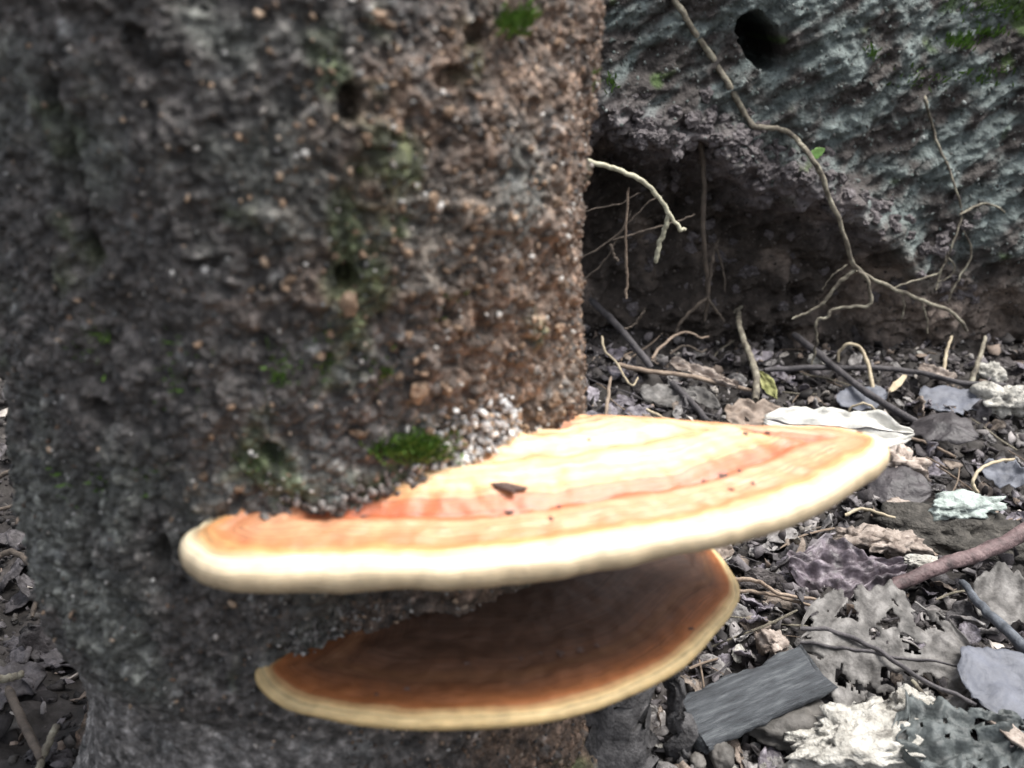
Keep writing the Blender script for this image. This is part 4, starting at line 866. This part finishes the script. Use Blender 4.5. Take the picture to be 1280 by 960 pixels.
while cnt < 285 and tries < 3000:
    tries += 1
    py = 425 + 560 * rnd.random(); px = rnd.uniform(740, 1310)
    p = on_ground(px, py, .004)
    if not clear(p) or not open_floor(px, py): continue
    kname = rnd.choices(list(SC), [.22, .30, .24, .16, .08])[0]
    s_ = rnd.uniform(.010, .036) * (.5 if kname == 'leaf_pale' else 1)
    o = bpy.data.objects.new('leaf_scrap', rnd.choice(SC[kname])); COL.objects.link(o)
    o.location = (p[0], p[1], rest(p[0], p[1], s_ * .35) + rnd.uniform(.002, .006)); o.scale = (s_, s_, s_)
    o.rotation_euler = (rnd.gauss(.15, .5), rnd.gauss(0, .5), rnd.uniform(0, 6.28))
    sw = 'small' if s_ < .018 else 'medium-sized' if s_ < .027 else 'large'
    tag(o, f'{sw} {CNAME[kname]} leaf scrap in the litter near {near(p)}', 'leaf scrap', f'{CNAME[kname]} leaf scraps in the litter'); cnt += 1
TW = []
for i in range(6):
    v_, f_ = tubeVF([(-.5, 0, 0), (-.2, rnd.uniform(-.06, .06), rnd.uniform(0, .05)), (.15, rnd.uniform(-.08, .08), rnd.uniform(0, .06)), (.5, rnd.uniform(-.05, .1), 0)], .02, .014, 6, 12, .15, 1, i)
    me = bpy.data.meshes.new('twig_bit'); me.from_pydata(v_.tolist(), [], [list(map(int, f)) for f in f_]); me.update(); me.materials.append(M[('stick_tan', 'stick_dark', 'root')[i % 3]]); TW.append(me)
for i in range(260):
    py = 420 + 520 * rnd.random(); px = rnd.uniform(745, 1300); p = on_ground(px, py, .006)
    if not clear(p) or not open_floor(px, py): continue
    j = rnd.randrange(6); s_ = rnd.uniform(.025, .085); o = bpy.data.objects.new('twig_bit', TW[j]); COL.objects.link(o)
    o.location = (p[0], p[1], rest(p[0], p[1], s_ * .4) + .003); o.scale = (s_, s_ * .7, s_ * .7); o.rotation_euler = (0, rnd.gauss(0, .2), rnd.uniform(0, 6.28))
    cn = ('tan', 'dark', 'grey')[j % 3]
    tag(o, f"{'short' if s_ < .05 else 'long'} thin {cn} twig bit lying near {near(p)}", 'twig', f'{cn} twig bits in the litter')
for i in range(40):
    px = rnd.uniform(-20, 85); py = rnd.uniform(480, 960); p = on_ground(px, py, .006)
    if np.hypot(p[0] - TC[0], p[1] - TC[1]) < TR + .02: continue
    s_ = rnd.uniform(.015, .045); o = bpy.data.objects.new('leaf_scrap', rnd.choice(SC['leaf_dark'])); COL.objects.link(o)
    o.location = (p[0], p[1], float(ground(p[0], p[1])) + .006); o.scale = (s_, s_, s_); o.rotation_euler = (rnd.gauss(0, .4), rnd.gauss(0, .4), rnd.uniform(0, 6.28))
    tag(o, f"{'small' if s_ < .03 else 'large'} blackish leaf scrap left of the trunk near {'the crossing grey twigs' if py > 800 else 'the arching rootlet' if py > 665 else 'the looping rootlet'}", 'leaf scrap', 'leaf scraps left of the trunk')
# the fine litter between them that nobody could count: flakes of leaf, bark and rotten wood
n = 6400
fx = np.where(np.arange(n) < 5200, rs.uniform(.0, .85, n), rs.uniform(-.65, -.22, n)); fy = .42 + .92 * rs.uniform(size=n) ** 1.2
ok = np.hypot(fx - TC[0], fy - TC[1]) > TR + .015; fx, fy = fx[ok], fy[ok]; n = len(fx)
P = np.stack([fx, fy, ground(fx, fy) + rs.uniform(.001, .011, n)], -1)
m = 7; an = np.linspace(0, 2 * np.pi, m, endpoint=False)
rad = rs.uniform(.45, 1.2, (n, m)); size = .002 + .010 * rs.power(.5, n); asp = rs.uniform(.35, 1, n)
loc = np.stack([np.cos(an)[None] * rad, np.sin(an)[None] * rad * asp[:, None], .25 * rs.normal(size=(n, m))], -1)
loc = np.concatenate([np.zeros((n, 1, 3)), loc], 1); loc[:, 0, 2] = rs.uniform(-.3, .4, n)
lower = loc.copy(); lower[..., 2] -= .10
loc = np.concatenate([loc, lower], 1) * size[:, None, None]
tx_, ty_, tz_ = rs.normal(.1, .65, n), rs.normal(0, .65, n), rs.uniform(0, 6.28, n)
c1, s1, c2, s2, c3, s3 = np.cos(tx_), np.sin(tx_), np.cos(ty_), np.sin(ty_), np.cos(tz_), np.sin(tz_)
x1 = loc[..., 0] * c3[:, None] - loc[..., 1] * s3[:, None]; y1 = loc[..., 0] * s3[:, None] + loc[..., 1] * c3[:, None]; z1 = loc[..., 2]
y2 = y1 * c1[:, None] - z1 * s1[:, None]; z2 = y1 * s1[:, None] + z1 * c1[:, None]
x3 = x1 * c2[:, None] + z2 * s2[:, None]; z3 = -x1 * s2[:, None] + z2 * c2[:, None]
Vf = np.stack([x3, y2, z3], -1) + P[:, None]
h = m + 1; base = []
for i in range(m):
    j = (i + 1) % m
    base += [(0, 1 + i, 1 + j), (h, h + 1 + j, h + 1 + i), (1 + i, h + 1 + i, h + 1 + j), (1 + i, h + 1 + j, 1 + j)]
Ff = (np.array(base)[None] + (np.arange(n) * 2 * h)[:, None, None]).reshape(-1, 3)
cols = pick([(.02, .017, .017), (.065, .057, .06), (.15, .136, .142), (.27, .25, .245), (.20, .155, .125), (.46, .42, .38)], n, [.26, .27, .22, .11, .09, .05])
tag(mesh_obj('leaf_litter', Vf.reshape(-1, 3), Ff, M['crumb'], None, smooth=False, cols=np.repeat(cols, 2 * h, 0)), 'fine flaky litter of leaf and bark bits covering the floor', 'litter', kind='stuff')
